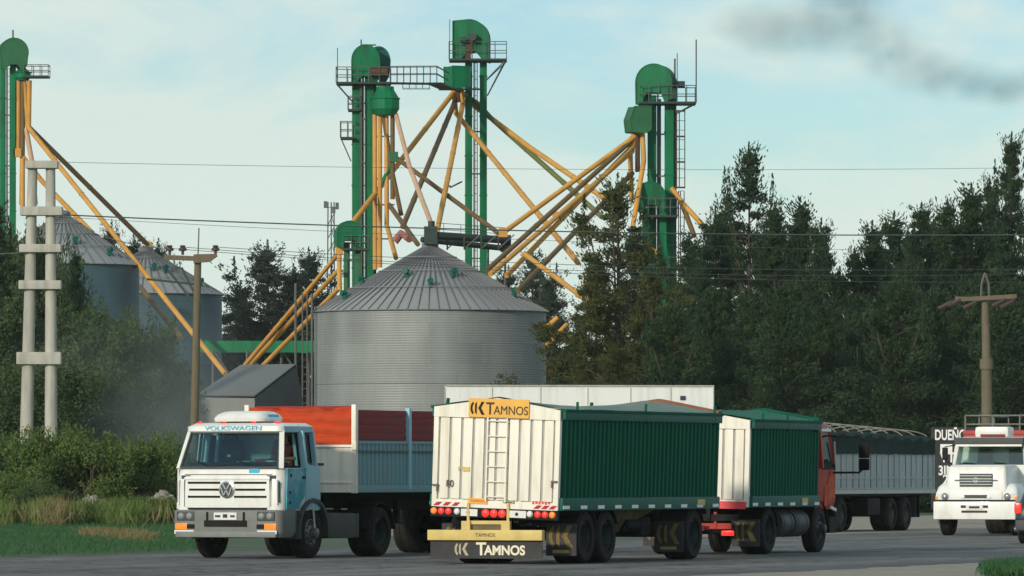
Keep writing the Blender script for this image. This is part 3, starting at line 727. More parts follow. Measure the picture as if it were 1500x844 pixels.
JT = [((0,0,.10),.15,.13),((0,-.02,.32),.16,.12),((0,-.01,.50),.17,.11),((0,.0,.60),.07),((0,.02,.68),.062),((0,.035,.78),.095,.10),((0,.03,.88),.085,.09),
      ((.20,0,.53),.062),((.26,.05,.30),.05),((.16,.32,.28),.04),((.12,.40,.30),.035),
      ((-.20,0,.53),.062),((-.30,.06,.30),.05),((-.18,.32,.28),.04),((-.12,.40,.30),.035),
      ((.11,.10,.08),.10),((.13,.46,.10),.075),((.13,.55,-.30),.05),((-.11,.10,.08),.10),((-.13,.46,.10),.075),((-.13,.55,-.30),.05)]
ED = [(0,1),(1,2),(2,3),(3,4),(4,5),(5,6),(2,7),(7,8),(8,9),(9,10),(2,11),(11,12),(12,13),(13,14),(0,15),(15,16),(16,17),(0,18),(18,19),(19,20)]
dr = skin_person('person', JT, ED, 'skin'); 
fm = Matrix.Translation(VW.location) @ Matrix.Rotation(math.pi-TH3,4,'Z')
dr.location = fm @ Vector((-.72,-1.15,1.75)); dr.rotation_euler = (0,0,math.pi-TH3)
tag(dr,'driver in a dark red shirt seated behind the open side window of the white cab','person')
sj = [((0,0,.10),.17,.15),((0,-.02,.32),.18,.14),((0,-.01,.50),.185,.125),((0,.0,.57),.10),((.20,0,.53),.078),((.26,.05,.33),.064),((-.20,0,.53),.078),((-.30,.06,.33),.064)]
skin_person('shirt', sj, [(0,1),(1,2),(2,3),(2,4),(4,5),(2,6),(6,7)], 'shirt', dr)
b = MB(); b.lathe([(.001,.105),(.06,.095),(.09,.06),(.10,.0),(.095,-.03)],(0,.015,.86),'z',16); b.build('hair','hair',dr)
b = MB()
for sx in (-1,1): b.lathe([(.001,.012),(.012,.0)],(sx*.035,.128,.81),'y',8); b.box((sx*.098,.02,.79),(.02,.04,.06),mi=1)
b.box((0,.14,.775),(.03,.04,.05),mi=1); b.box((0,.128,.735),(.05,.01,.01)); b.build('face',['hair','skin'],dr)

# semi-trailer behind the white tractor (own empty, local frame same as tractor)
ST = thing('semi_trailer','long trailer with blue steel sides and red upper boards behind the white cab over truck','trailer', fm @ Vector((0,-3.26,0)), math.pi-TH3)
LT = 12.4; W = 1.25
b = MB(); b.box((0,-.03,1.83),(2*W-.08,.06,.97)); b.box((0,.0,2.31),(2*W,.10,.05)); b.box((0,.01,1.55),(2*W-.12,.02,.03)); b.box((-.45,.005,1.93),(.18,.012,.05),mi=1); hb = b.build('headboard',['cream','greydk'],ST)
b = MB(); g_ = []
for i in range(31):
    row = []
    for j in range(13):
        x = -W+.05+(2*W-.1)*i/30; z = 2.34+.76*j/12
        y = -.05+.022*math.sin(j*1.7+.6*math.sin(i*.5))+.015*math.sin(i*1.3+j*.8); row.append(b.bm.verts.new((x,y,z+.018*math.sin(i*.7)*(j==12))))
    g_.append(row)
for i in range(30):
    for j in range(12): b.bm.faces.new((g_[i][j],g_[i+1][j],g_[i+1][j+1],g_[i][j+1]))
bmesh.ops.solidify(b.bm,geom=b.bm.faces[:],thickness=.02); b.build('tarpaulin','redtarp',ST,smooth=60)
b = MB()
for k in range(5): b.box((0,-.2-k*.02,2.36+.16*k+.07),(2*W-.14,.04,.15))
b.build('upper_headboard','redboard',ST)
for sx in (-1,1):
    b = MB(); b.box((sx*(W+.0),-.02,2.25),(.10,.12,1.84),bev=.01); b.box((sx*(W+.03),.03,2.30),(.10,.10,.16),bev=.01)
    b.build('corner_post','cream',ST)
n = 5; pw = LT/n
for sx in (-1,1):
    for k in range(n):
        y0 = -.12-k*pw; y1 = y0-pw+.16
        b = MB(); b.corr((sx*W,y0),(sx*W,y1),1.50,2.40,.20,.035,(sx,0),duty=.5,edge=.2)
        b.box((sx*(W+.01),(y0+y1)/2,2.39),(.07,abs(y1-y0),.06)); b.box((sx*(W+.045),(y0+y1)/2,2.20),(.03,abs(y1-y0),.035),mi=1)
        b.build('side_panel',['blueside','steel'],ST,smooth=0)
        b = MB(); zt = 3.07
        for q in range(4): b.box((sx*(W-.01),(y0+y1)/2,2.435+.16*q+.07),(.04,abs(y1-y0)-.02,.15),bev=.008)
        b.build('upper_board','redboard',ST)
        b = MB(); b.box((sx*(W+.02),y1-.08,2.26),(.10,.11,1.72),bev=.01); b.build('side_post','blueside' if k else 'shadewhite',ST)
    b = MB(); b.box((sx*(W+.0),-LT/2-.05,1.42),(.10,LT,.15),bev=.01)
    b.build('lower_rail','blueside',ST)
b = MB(); b.box((0,-LT+.2,2.2),(2*W-.1,.06,1.7)); b.build('tailgate','blueside',ST)
b = MB(); b.box((0,-LT/2,1.33),(2.4,LT-.1,.06))
for sx in (-1,1): b.beam((sx*.45,-.3,1.2),(sx*.45,-LT+.2,1.05),.10,.34)
for y in (-7.4,-8.6): b.tube([(-.95,y,.52),(.95,y,.52)],.09,8)
b.build('chassis_frame','black',ST)
for sx in (-1,1):
    b = MB(); b.beam((sx*.7,-3.1,1.2),(sx*.7,-3.1,.70),.12,.12); b.box((sx*.7,-3.1,.69),(.2,.2,.03)); b.build('landing_leg','black',ST)
for y in (-7.4,-8.6):
    for sx in (-1,1): wheel(ST,sx*.97,y,dual=True)
# load heaped under the boards (keeps the body from looking hollow)
b = MB(); b.box((0,-LT/2,1.9),(2*W-.12,LT-.5,1.1)); b.build('grain_load','dry',ST)

# =================================================================== GREY STAKE TRAILER (far right)
TH4 = R(21.7)
GT = thing('stake_trailer','grey boarded trailer with a dark green tarpaulin over bent hoops, behind the red cab','trailer',(0,0,0),math.pi-TH4)
# local frame: forward -> towards viewer left. rear at y=0, visible (viewer right) side is local -x
rear_pt = Vector((11.54+.37*4.15, 186.5+.929*4.15, 0)); left_dir = Vector((math.cos(TH4),-math.sin(TH4),0))
GT.location = rear_pt - left_dir*1.25
LG = 10.5
for sx in (-1,1):
    b = MB(); b.box((sx*1.22,LG/2,1.80),(.05,LG,1.10))
    k = 0
    while k*.56 < LG:
        y = .05+k*.56; b.box((sx*1.250,y,1.80),(.014,.03,1.06) if k%3 else (.035,.12,1.12),mi=0 if k%3==0 else 2); k += 1
    for z in (1.30,1.62,2.34): b.box((sx*1.255,LG/2,z),(.03,LG,.05))
    b.build('side_wall',['greyside','galv','greydk'],GT)
    b = MB(); b.box((sx*1.25,LG/2,1.20),(.10,LG,.12)); b.box((sx*1.32,LG/2,1.45),(.012,LG,.002)); b.build('lower_rail','galv',GT)
    for k in range(14):
        pass
b = MB(); b.box((0,.02,1.8),(2.4,.06,1.1)); b.build('tailgate','greyside',GT)
b = MB(); b.box((0,LG-.02,2.2),(2.4,.06,1.9)); b.build('headboard','greyside',GT)
# tarpaulin with lumps
b = MB(); nu, nv = 60, 18; g_ = []; rnd = random.Random(5)
for i in range(nu+1):
    y = LG*i/nu; row = []; bow = abs(math.sin(math.pi*i/nu*8)); top = .52+.18*(i/nu)+.05*math.sin(i*.9)+.04*math.sin(i*2.3)
    for j in range(nv+1):
        f = j/nv
        if f < .3: x = 1.29-.03*math.sin(f/.3*3.1)*bow; z = (top-.03*bow)*f/.3*.92
        elif f > .7: x = -1.29+.03*math.sin((1-f)/.3*3.1)*bow; z = (top-.03*bow)*(1-f)/.3*.92
        else: q = (f-.3)/.4; x = 1.27-2.54*q; z = top*.92+.10*math.sin(math.pi*q)-.10*bow*math.sin(math.pi*q)
        row.append(b.bm.verts.new((x+rnd.uniform(-.012,.012), y, 2.33+z+rnd.uniform(-.015,.015))))
    g_.append(row)
for i in range(nu):
    for j in range(nv): b.bm.faces.new((g_[i][j],g_[i][j+1],g_[i+1][j+1],g_[i+1][j]))
bmesh.ops.solidify(b.bm,geom=b.bm.faces[:],thickness=.01); b.build('tarpaulin','tarp_d',GT,smooth=60)
for k in range(9):
    y = .1+k*(LG-.2)/8
    b = MB(); hgt = .78+.24*k/8
    b.tube([(-1.2*math.cos(math.pi*j/14),y,2.32+hgt*math.sin(math.pi*j/14)**.42) for j in range(15)],.020,6); b.build('hoop','hoopsteel',GT)
b = MB(); b.box((0,LG/2,1.12),(2.3,LG-.1,.10))
for sx in (-1,1): b.beam((sx*.42,.3,.98),(sx*.42,LG-.1,.98),.1,.24)
b.box((-.9,1.0,.75),(.4,.05,.7)); b.box((-.9,5.6,.75),(.5,1.2,.5),bev=.03); b.build('chassis_frame','black',GT)
for y in (2.7,4.1,8.9):
    for sx in (-1,1): wheel(GT,sx*.95,y,dual=True)
    b = MB(); b.tube([(-.9,y,.52),(.9,y,.52)],.08,8); b.build('axle','black',GT)
b = MB(); b.box((-.85,1.35,.72),(.5,.04,.62)); b.build('mud_flap','flap',GT)
b = MB()
for k in range(16):
    y = .35+k*.62; b.box((-1.236,y,1.46),(.012,.22+.12*(k%3),.14))
b.build('board_marks','greydk',GT)

# =================================================================== WHITE BONNETED TRUCK (right)
TH5 = R(19)
BT = thing('bonneted_truck','white long nosed truck with a red bed and tube rail above it','truck',(0,0,0),math.pi-TH5)
BT.location = Vector(((1430-750)/F*172,172,0))
b = MB()
b.loft([rrect(.88,-1.55,0,1.0,.08,.05),rrect(.88,-1.55,.02,1.25,.08,.05),rrect(.85,-1.55,-.02,1.80,.08,.05),rrect(.82,-1.55,-.07,1.93,.08,.05),rrect(.77,-1.55,-.16,1.98,.1,.05)]); hood = b.build('bonnet','white',BT)
b = MB(); b.box((0,.03,1.56),(.94,.03,.36)); b.build('grille','greydk',hood)
b = MB(); 
for k in range(4): b.box((0,.045,1.44+k*.08),(.92,.02,.022))
b.tube([(-.62,.06,1.56),(.62,.06,1.56)],.014,6); b.lathe([(.075,.0),(.075,.02),(.06,.02),(.06,0)],(0,.05,1.56),'y',18)
for a in (90,210,330): b.beam((0,.065,1.56),(.068*math.cos(R(a)),.065,1.56+.068*math.sin(R(a))),.012,.014)
b.build('grille_bar','chrome',hood)
for sx in (-1,1):
    b = MB(); 
    b.loft([rrect(.24,-1.35,.0,.92,.12,.1),rrect(.25,-1.4,.04,1.18,.14,.1),rrect(.20,-1.2,-.06,1.36,.14,.1),rrect(.10,-1.0,-.2,1.46,.08,.05)])
    bmesh.ops.translate(b.bm,vec=(sx*.94,0,0),verts=b.bm.verts); fd = b.build('fender','white',BT)
    b = MB(); b.lathe([(.001,.05),(.06,.045),(.095,.02),(.105,.0)],(sx*.90,.03,1.10),'y',18); b.build('headlight','headlens',fd)
    b = MB(); b.box((sx*1.14,.0,1.06),(.07,.06,.11),bev=.02); b.build('turn_signal','amblens',fd)
    b = MB(); b.box((sx*.78,-.85,1.52),(.03,.5,.10)); b.build('bonnet_vent','greydk',hood)
b = MB(); b.box((0,.02,1.10),(1.5,.06,.30),bev=.02); b.box((0,.055,1.10),(.66,.02,.09),mi=1); b.lathe([(.001,.03),(.06,.02),(.065,0)],(-.38,.05,1.09),'y',12); b.lathe([(.001,.03),(.06,.02),(.065,0)],(.38,.05,1.09),'y',12); b.build('nose_panel',['white','greydk'],BT)
b = MB(); b.box((0,.12,.71),(2.38,.16,.50),bev=.04); b.box((0,.10,.99),(2.3,.05,.04),mi=1); bm_ = b.build('bumper',['white','black'],BT)
b = MB(); b.box((0,.21,.80),(.46,.02,.13)); b.box((-.32,.21,.82),(.14,.02,.07),mi=1); b.box((.32,.21,.82),(.14,.02,.07),mi=1); b.box((0,.21,.68),(.74,.02,.06),mi=1); b.box((0,.222,.80),(.30,.012,.06),mi=1); b.build('number_plate',['plate','ink'],bm_)
b = MB(); b.loft([rrect(1.08,-3.1,-1.5,.98,.06,.06),rrect(1.10,-3.1,-1.5,1.5,.06,.06),rrect(1.08,-3.1,-1.5,1.99,.06,.06)]); cab = b.build('cab','white',BT)
b = MB(); b.loft([rrect(.98,-3.05,-1.72,2.58,.1,.1),rrect(1.0,-3.08,-1.62,2.62,.1,.1),rrect(.98,-3.05,-1.70,2.72,.12,.12),rrect(.88,-2.95,-1.85,2.78,.1,.1)]); rf = b.build('roof','white',cab)
b = MB(); b.box((0,-1.52,2.66),(2.0,.30,.20),bev=.03); b.build('sun_visor','greydk',cab)
b = MB(); b.box((0,-1.40,2.545),(1.92,.05,.07)); b.build('visor_lip','white',cab)
for sx in (-1,1):
    b = MB(); b.beam((sx*1.03,-1.52,1.98),(sx*.95,-1.72,2.60),.09,.08); b.build('pillar','white',cab)
    b = MB(); b.beam((sx*1.04,-2.7,1.98),(sx*.96,-2.7,2.6),.08,.7); b.build('pillar','white',cab)
b = MB(); b.box((0,-3.05,2.28),(1.96,.05,.62)); b.build('cab_back','white',cab)
b = MB(); b.box((0,-1.9,2.0),(1.9,.4,.08))
for x in (-.5,.5): b.box((x,-2.75,2.2),(.5,.14,.5),bev=.04)
b.build('cab_interior','seat',cab)
sheet('windscreen',[(-.98,-1.50,2.0),(.98,-1.50,2.0),(.92,-1.70,2.57),(-.92,-1.70,2.57)],'glassgr',cab)
for sx in (-1,1):
    sheet('side_window',[(sx*1.055,-1.62,2.0),(sx*1.055,-2.35,2.0),(sx*.975,-2.35,2.57),(sx*.975,-1.78,2.57)],'glassdk',cab)
    b = MB(); b.tube([(sx*1.08,-1.6,2.0),(sx*1.3,-1.5,2.1),(sx*1.3,-1.5,2.5),(sx*1.0,-1.6,2.55)],.018,6); b.box((sx*1.30,-1.5,2.3),(.16,.06,.36),bev=.02); b.build('mirror','black',cab)
for x in (-.45,.45):
    b = MB(); b.tube([(x,-1.47,2.03),(x+.34,-1.50,2.05)],.012,5); b.build('wiper','black',cab)
b = MB(); b.box((.04,-2.2,2.92),(.98,.7,.30),bev=.10); b.box((.0,-1.86,2.82),(.7,.1,.07),mi=1); b.build('air_conditioner',['white','redboard'],rf)
for sx in (-1,1): wheel(BT,sx*1.0,-.75); wheel(BT,sx*.95,-6.2,dual=True); wheel(BT,sx*.95,-7.4,dual=True)
b = MB(); b.tube([(-.95,-.75,.52),(.95,-.75,.52)],.07,8)
for y in (-6.2,-7.4): b.tube([(-.9,y,.52),(.9,y,.52)],.09,8)
for sx in (-1,1): b.beam((sx*.42,-.1,.86),(sx*.42,-8.6,.9),.09,.22)
b.box((0,-.9,.95),(.8,1.2,.5)); b.build('chassis_frame','black',BT)
b = MB(); b.box((0,-5.9,1.18),(2.45,5.2,.12)); 
for sx in (-1,1): b.box((sx*1.22,-5.9,1.85),(.05,5.2,1.3))
b.box((0,-8.46,1.85),(2.4,.05,1.3)); b.box((0,-3.36,2.05),(2.46,.08,1.85)); b.box((0,-3.34,2.92),(2.50,.12,.10)); b.build('bed','red',BT)
b = MB()
for z in (3.15,3.40): b.tube([(-1.22,-8.4,z),(-1.22,-3.45,z),(-1.1,-3.36,z),(1.1,-3.36,z),(1.22,-3.45,z),(1.22,-8.4,z)],.024,6)
for x in (-1.2,-.4,.4,1.2): b.tube([(x,-3.36,2.9),(x,-3.36,3.40)],.024,6)
for y in (-5,-6.7,-8.4):
    for sx in (-1,1): b.tube([(sx*1.22,y,2.45),(sx*1.22,y,3.4)],.022,6)
b.build('rail','hoopsteel',BT)

# =================================================================== DARK CAR at the right edge
TH6 = R(18)
CA = thing('hatchback_car','dark blue hatchback with red tail lamps cut off by the right edge of the photo','car',(0,0,0),-TH6)
CA.location = Vector(((1485-750)/F*152,152,0)) + Vector((math.cos(TH6),-math.sin(TH6),0))*.88
def cl(w,y0,y1,z,r=.22): return rrect(w,y0,y1,z,r,r)
b = MB(); b.loft([cl(.84,.06,4.2,.28),cl(.89,.0,4.3,.45),cl(.90,.02,4.3,.75),cl(.88,.06,4.22,.95),cl(.84,.10,4.05,1.03)]); bd = b.build('body','navy',CA)
b = MB(); b.loft([cl(.82,.12,3.0,1.02),cl(.80,.18,2.85,1.10),cl(.68,.42,2.25,1.48),cl(.60,.55,2.05,1.53)]); cabn = b.build('cabin','navy',CA)
sheet('rear_window',[(-.66,.185,1.12),(.66,.185,1.12),(.58,.395,1.44),(-.58,.395,1.44)],'glassdk',cabn,th=.02)
for sx in (-1,1): sheet('side_window',[(sx*.805,.45,1.12),(sx*.805,2.55,1.12),(sx*.70,2.12,1.45),(sx*.70,.62,1.45)],'glassdk',cabn,th=.02)
for sx in (-1,1):
    b = MB(); b.box((sx*.78,.04,.88),(.18,.12,.26),bev=.04); b.build('tail_lamp','redlens',bd)
    for y in (.75,3.35): wheel(CA,sx*.78,y,.36,car=True)
b = MB(); b.box((0,-.01,.46),(1.66,.14,.26),bev=.05); b.build('bumper','greydk',CA)
b = MB(); b.box((0,-.01,.78),(.52,.03,.12)); b.build('number_plate','plate',bd)
# =================================================================== SILOS
def silo(name, label, cpx, eave_py, peak_py, rad_px, d, wall_m, group, vents, nrib=36, loc_z=0, apex_w=.35, ladder=None):
    s = F/d; r = rad_px/s; ze = CH+(HZ-eave_py)/s; zp = CH+(HZ-peak_py)/s
    t = thing(name, label, 'silo', (((cpx-750)/F)*d, d, 0), 0, group)
    b = MB(); b.lathe([(r,-.2),(r,ze-.03)],(0,0,0),'z',96); 
    for k in range(1,int(ze/2.25)): b.lathe([(r+.005,k*2.25-.03),(r+.028,k*2.25),(r+.005,k*2.25+.03)],(0,0,0),'z',96)
    b.build('wall',wall_m,t,smooth=60)
    b = MB(); re = r+.18
    b.lathe([(re-.02,ze-.09),(re,ze-.06),(re*.72,ze+(zp-ze)*.275),(re*.40,ze+(zp-ze)*.60),(apex_w,zp),(.01,zp+.02)],(0,0,0),'z',96)
    for k in range(nrib):
        a = 2*math.pi*k/nrib; c_, s_ = math.cos(a), math.sin(a)
        b.beam((re*c_,re*s_,ze-.04),(apex_w*c_,apex_w*s_,zp+.03),.035,.07,mi=1)
    for fr in (.33,.60,.82):
        rr = apex_w+(re-apex_w)*(1-fr); zz = ze+(zp-ze)*fr+.05
        b.lathe([(rr-.03,zz),(rr,zz+.05),(rr+.03,zz)],(0,0,0),'z',72,mi=1)
    rf = b.build('roof',['roofgalv','roofrib'],t,smooth=30)
    b = MB(); b.lathe([(apex_w+.12,zp-.05),(apex_w+.12,zp+.22),(apex_w*.6,zp+.34),(.01,zp+.36)],(0,0,0),'z',20); b.build('roof_cap','roofrib',rf)
    for az, fr in vents:
        a = R(az); rr = apex_w+(re-apex_w)*(1-fr); zz = ze+(zp-ze)*fr
        b = MB(); b.tube([(0,0,-.05),(0,0,.30)],.14,10); b.tube([(0,0,.28),(.02,-.24,.30)],.16,10); b.lathe([(.16,.25),(.19,.30),(.13,.38),(.01,.41)],(0,0,0),'z',12)
        o = b.build('roof_vent','green_rail',rf); o.location = (rr*math.cos(a),rr*math.sin(a),zz); o.rotation_euler = (0,0,a+math.pi/2)
    return t, r, ze, zp
MS, msr, mze, mzp = silo('grain_silo','large grey corrugated silo with a ribbed conical roof, directly behind the trucks', 630,456,362,170,345,'silo','grain silos',
     [(248,.52),(293,.52),(271,.36),(212,.18),(333,.22),(200,.42),(90,.4)], nrib=72)
silo('grain_silo','bluish silo with a pale conical roof standing just right of the twin concrete pylon', 92,388,316,112,385,'siloblue','grain silos',[(288,.40),(318,.18),(250,.3)], nrib=40)
silo('grain_silo','bluish silo farther back, its eave behind the timber pole with the crossarm', 214,431,368,111,408,'siloblue','grain silos',[(285,.55),(300,.50),(330,.2)], nrib=40)
# long ladder and downpipes beside the big silo
b = MB()
lc = PP(449,520,343)
for px in (433,443,450,457):
    p = PP(px,430 if px>440 else 415,343); b.tube([(p.x,343,-.1),(p.x,343,p.z)],.075 if px in (433,457) else .045,6)
for k in range(28):
    z = .5+k*.4; p0 = PP(443,0,343).x; p1 = PP(450,0,343).x; b.tube([(p0,343,z),(p1,343,z)],.02,5)
o = b.build('silo_ladder','steel',None); tag(o,'tall grey ladder and downpipes standing against the left edge of the big silo','ladder')
# top conveyor on the main silo
TC = thing('roof_conveyor','dark green tubular conveyor running from the tip of the big silo to the right','conveyor',PP(630,362,345))
def rel(t, v): return Vector(v)-t.location
b = MB(); 
b.tube([rel(TC,PP(640,345,344.5)),rel(TC,PP(744,352,348))],.22,10); b.build('upper_tube','eblack',TC)
b = MB(); b.tube([rel(TC,PP(618,351,346.5)),rel(TC,PP(740,364,350))],.17,10); b.build('lower_tube','eblack',TC)
b = MB()
b.box(rel(TC,PP(631,345,344.6)),(.75,.7,1.0)); b.tube([rel(TC,PP(632,337,344.6)),rel(TC,PP(632,324,344.6))],.2,10)
b.build('feed_housing','eblack',TC)
b = MB(); b.box(rel(TC,PP(741,357,348.5)),(.6,.9,.95)); b.build('end_housing','eblack',TC)
b = MB()
for px in (655,680,705,730):
    p = rel(TC,PP(px,346,345.5)); b.tube([p,p+Vector((0,.4,-.75))],.05,5); b.tube([p+Vector((.9,.2,.1)),p+Vector((0,.4,-.7))],.035,5)
for z in (.35,.7): b.tube([rel(TC,PP(640,345,345.3))+Vector((0,0,z)),rel(TC,PP(740,352,348.3))+Vector((0,0,z))],.018,5)
for px in (650,675,700,725): p = rel(TC,PP(px,346+(px-640)*.07,346)); b.tube([p,p+Vector((0,0,.75))],.018,5)
b.build('railing','steel',TC)
b = MB()
for px in (715,740):
    p = PP(px,362,349.5); b.tube([rel(TC,p),rel(TC,Vector((p.x,p.y,0)))],.07,6)
b.build('support_post','steel',TC)

# =================================================================== ELEVATOR TOWERS
def tower_legs(t, xs, top, d, w_px, m, tie_step=3.0, dd=.5):
    s = F/d
    xw = []
    for px in xs:
        p = PP(px,top,d); w = w_px/s; b = MB()
        b.box((p.x-t.location.x,0,(p.z)/2),(w,dd,p.z),bev=.03)
        z = 1.8
        while z < p.z: b.box((p.x-t.location.x,0,z),(w+.07,dd+.07,.06)); z += 2.44
        b.build('leg_casing',m,t); xw.append((p.x-t.location.x,w))
    zt = PP(0,top,d).z
    b = MB(); z = 2.0
    while z < zt:
        b.beam((xw[0][0],-.1,z),(xw[-1][0],-.1,z),.07,.09); z += tie_step
    b.build('tie_bar','steel',t)
def head(t, name, poly, d, dep, m, yaw=0, c=None, belt=True):
    """poly: pixel outline at depth d, extruded dep metres, yawed about its centre"""
    pts = [PP(x,y,d)-t.location for x,y in poly]
    cx = sum(p.x for p in pts)/len(pts)
    M4 = Matrix.Translation((cx,d-t.location.y,0)) @ Matrix.Rotation(yaw,4,'Z')
    b = MB(); b.prism([(p.x-cx,p.z) for p in pts],'y',-dep/2,dep/2,M4=M4)
    # flange rim on both faces
    for e in (-1,1):
        k = len(pts)
        for i in range(k):
            p, q = pts[i], pts[(i+1)%k]
            b.beam(M4@Vector((p.x-cx,e*dep/2,p.z)),M4@Vector((q.x-cx,e*dep/2,q.z)),.06,.06)
    return b.build(name,m,t,smooth=25)
def arc(cx,cy,rx,ry,a0,a1,n=10): return [(cx+rx*math.cos(R(a0+(a1-a0)*k/n)),cy-ry*math.sin(R(a0+(a1-a0)*k/n))) for k in range(n+1)]
def platform(t, x0, x1, py, d, dep=2.0, hrail=22, struts=None, dy=0, posts=4, slab=.12):
    b = MB(); p0 = PP(x0,py,d)-t.location; p1 = PP(x1,py,d)-t.location
    b.box(((p0.x+p1.x)/2,dy,p0.z),(p1.x-p0.x,dep,slab)); pf = b.build('platform','eblack',t)
    b = MB(); h = hrail/(F/d)
    for y in (dy-dep/2+.03,dy+dep/2-.03):
        for z in (h*.5,h): b.tube([(p0.x,y,p0.z+z),(p1.x,y,p0.z+z)],.026,5)
        for k in range(posts+1): x = p0.x+(p1.x-p0.x)*k/posts; b.tube([(x,y,p0.z),(x,y,p0.z+h)],.026,5)
    for x in (p0.x,p1.x):
        for z in (h*.5,h): b.tube([(x,dy-dep/2,p0.z+z),(x,dy+dep/2,p0.z+z)],.026,5)
    b.build('railing','steel',pf)
    if struts:
        b = MB()
        for (xa,ya),(xb,yb) in struts:
            for y in (dy-dep/2+.1,dy+dep/2-.1):
                a = PP(xa,ya,d)-t.location; c = PP(xb,yb,d)-t.location; b.tube([(a.x,y,a.z),(c.x,y*.3,c.z)],.035,5)
        b.build('strut','steel',pf)
def distributor(t, cx, top, bot, w_top, w_mid, d, m, neck=None):
    s = F/d; p = PP(cx,0,d)-t.location
    zt, zb_ = PP(0,top,d).z, PP(0,bot,d).z; h = zt-zb_; a, c = w_top/s/2, w_mid/s/2
    b = MB(); b.lathe([(.01,zt),(a,zt),(a*1.02,zt-h*.12),(c,zt-h*.42),(c,zt-h*.78),(c*.72,zb_),(.01,zb_)],(p.x,p.y-.0,0),'z',12)
    b.lathe([(c+.02,zt-h*.42-.05),(c+.06,zt-h*.42),(c+.02,zt-h*.42+.05)],(p.x,p.y,0),'z',12)
    return b.build('distributor',m,t,smooth=20)
SP_FL = .19
def spout(t, pts, m='spout', r=3.6, flange=True):
    """pts: (px,py,d) list"""
    w = [PP(*p)-t.location for p in pts]; rr = r/(F/pts[0][2])
    b = MB(); b.tube(w, rr, 10)
    if flange:
        for i in range(len(w)-1):
            L = (w[i+1]-w[i]).length; n = int(L/5.0); u = (w[i+1]-w[i]).normalized()
            for k in range(1,n):
                c = w[i]+u*(L*k/n); b.tube([c-u*.05,c+u*.05],rr*1.12,10,mi=0)
    return b.build('spout',[m],t,smooth=40)
def ladder_cage(t, x0, x1, y0, y1, d, m='steel', dy=-.2, hoops=True):
    b = MB(); a = PP(x0,y0,d)-t.location; c = PP(x1,y1,d)-t.location
    for x in (a.x,c.x,(a.x*2+c.x)/3): b.tube([(x,dy,c.z),(x,dy,a.z)],.03,5)
    n = int((a.z-c.z)/.5)
    for k in range(n+1):
        z = c.z+(a.z-c.z)*k/max(n,1); b.tube([(a.x,dy,z),(c.x,dy,z)],.016,4)
    if hoops:
        n = 3
        for k in range(n+1): z = c.z+(a.z-c.z)*k/n; b.beam((a.x-.1,dy,z),(c.x+.03,dy,z),.08,.10)
    return b.build('ladder',m,t)
def mast(t, px, y0, y1, d, r=.035, dy=0):
    a = PP(px,y0,d)-t.location; c = PP(px,y1,d)-t.location; b = MB(); b.tube([(a.x,dy,c.z),(a.x,dy,a.z)],r,6); return b.build('antenna_rod','steel',t)

# --- far left tower
d = 400; T = thing('elevator_tower','green bucket elevator with a round head, above the twin concrete pylon','elevator',PG(18,d))
tower_legs(T,(4,19),90,d,8,'egreen',3.3); ladder_cage(T,9,14,100,690,d,hoops=False,dy=.3)
head(T,'elevator_head',arc(19,78,21,21,-20,200,14)+[(0,100),(6,104),(13,95),(24,95),(31,104),(38,96)],d,1.6,'egreen2',R(10))
mast(T,19,44,60,d,.06); platform(T,36,72,113,d,1.6,17,posts=3)
distributor(T,33,98,118,10,24,d,'egreen')
for pts,m in (([(27,118,d),(26,222,d)],'spout'),([(34,118,d),(32,300,d)],'spoutd'),([(43,118,d),(42,188,d)],'spout'),([(35,118,d),(41,186,d),(330,548,372)],'spout'),
              ([(42,186,d),(219,361,408)],'spoutd'),([(27,222,d),(62,266,d),(135,341,388)],'spout'),([(38,188,d),(47,238,d),(52,300,d)],'spoutp'),([(205,420,400),(266,496,385)],'spoutd'),([(33,232,d-1),(33,305,d-1)],'spout')): spout(T,pts,m,3.7)
b = MB(); p = PP(26,224,d)-T.location; b.box(p,(.5,.5,.55)); b.build('diverter_box','spout',T); b = MB(); p = PP(218,360,408)-T.location; b.box(p,(.45,.45,.5)); b.build('diverter_box','spout',T)

# --- centre left tower
d = 365; T = thing('elevator_tower','green bucket elevator with domed twin head and bell shaped distributor, left of the catwalk','elevator',PG(535,d))
tower_legs(T,(522.5,541),112,d,13.5,'egreen',2.6)
b = MB()
for px,w in ((531.5,3),(549,4)): 
    p = PP(px,112,d)-T.location; b.box((p.x,.35,p.z/2),(w*d/F,.3,p.z))
b.build('inner_casing','eblack',T)
head(T,'elevator_head',arc(536,89,20.5,22.5,0,180,14)+[(515.5,124),(524,118),(531,112),(541,112),(549,122),(556.5,112)],d,1.1,'egreen')
head(T,'elevator_head',arc(555,90,16.5,21,-10,170,12)+[(541,116),(553,112),(562,124),(569,112)],d+.95,.75,'green_rail',R(0))
b = MB(); p = PP(556,107,d)-T.location; b.tube([(p.x-.5,-.75,p.z),(p.x+.5,-.75,p.z)],.28,12); b.build('drive_motor','rust',T)
platform(T,493,572,123,d,2.2,23,[((494,124),(517,150)),((570,124),(556,146))],posts=5)
platform(T,499,520,203,d,1.6,24,[((500,204),(514,236))],dy=0,posts=2); platform(T,510,528,162,d,1.4,20,posts=2)
mast(T,495,72,123,d,.03,-.9); mast(T,529,58,72,d,.05); b = MB(); p0 = PP(529,66,d)-T.location; p1 = PP(551,66,d)-T.location; b.tube([p0,p1],.05,6); b.build('lifting_arm','steel',T)
distributor(T,564,127,169,26,42,d-.9,'egreen')
ladder_cage(T,528,533,124,690,d,dy=-.5,hoops=False)
e = d-.9
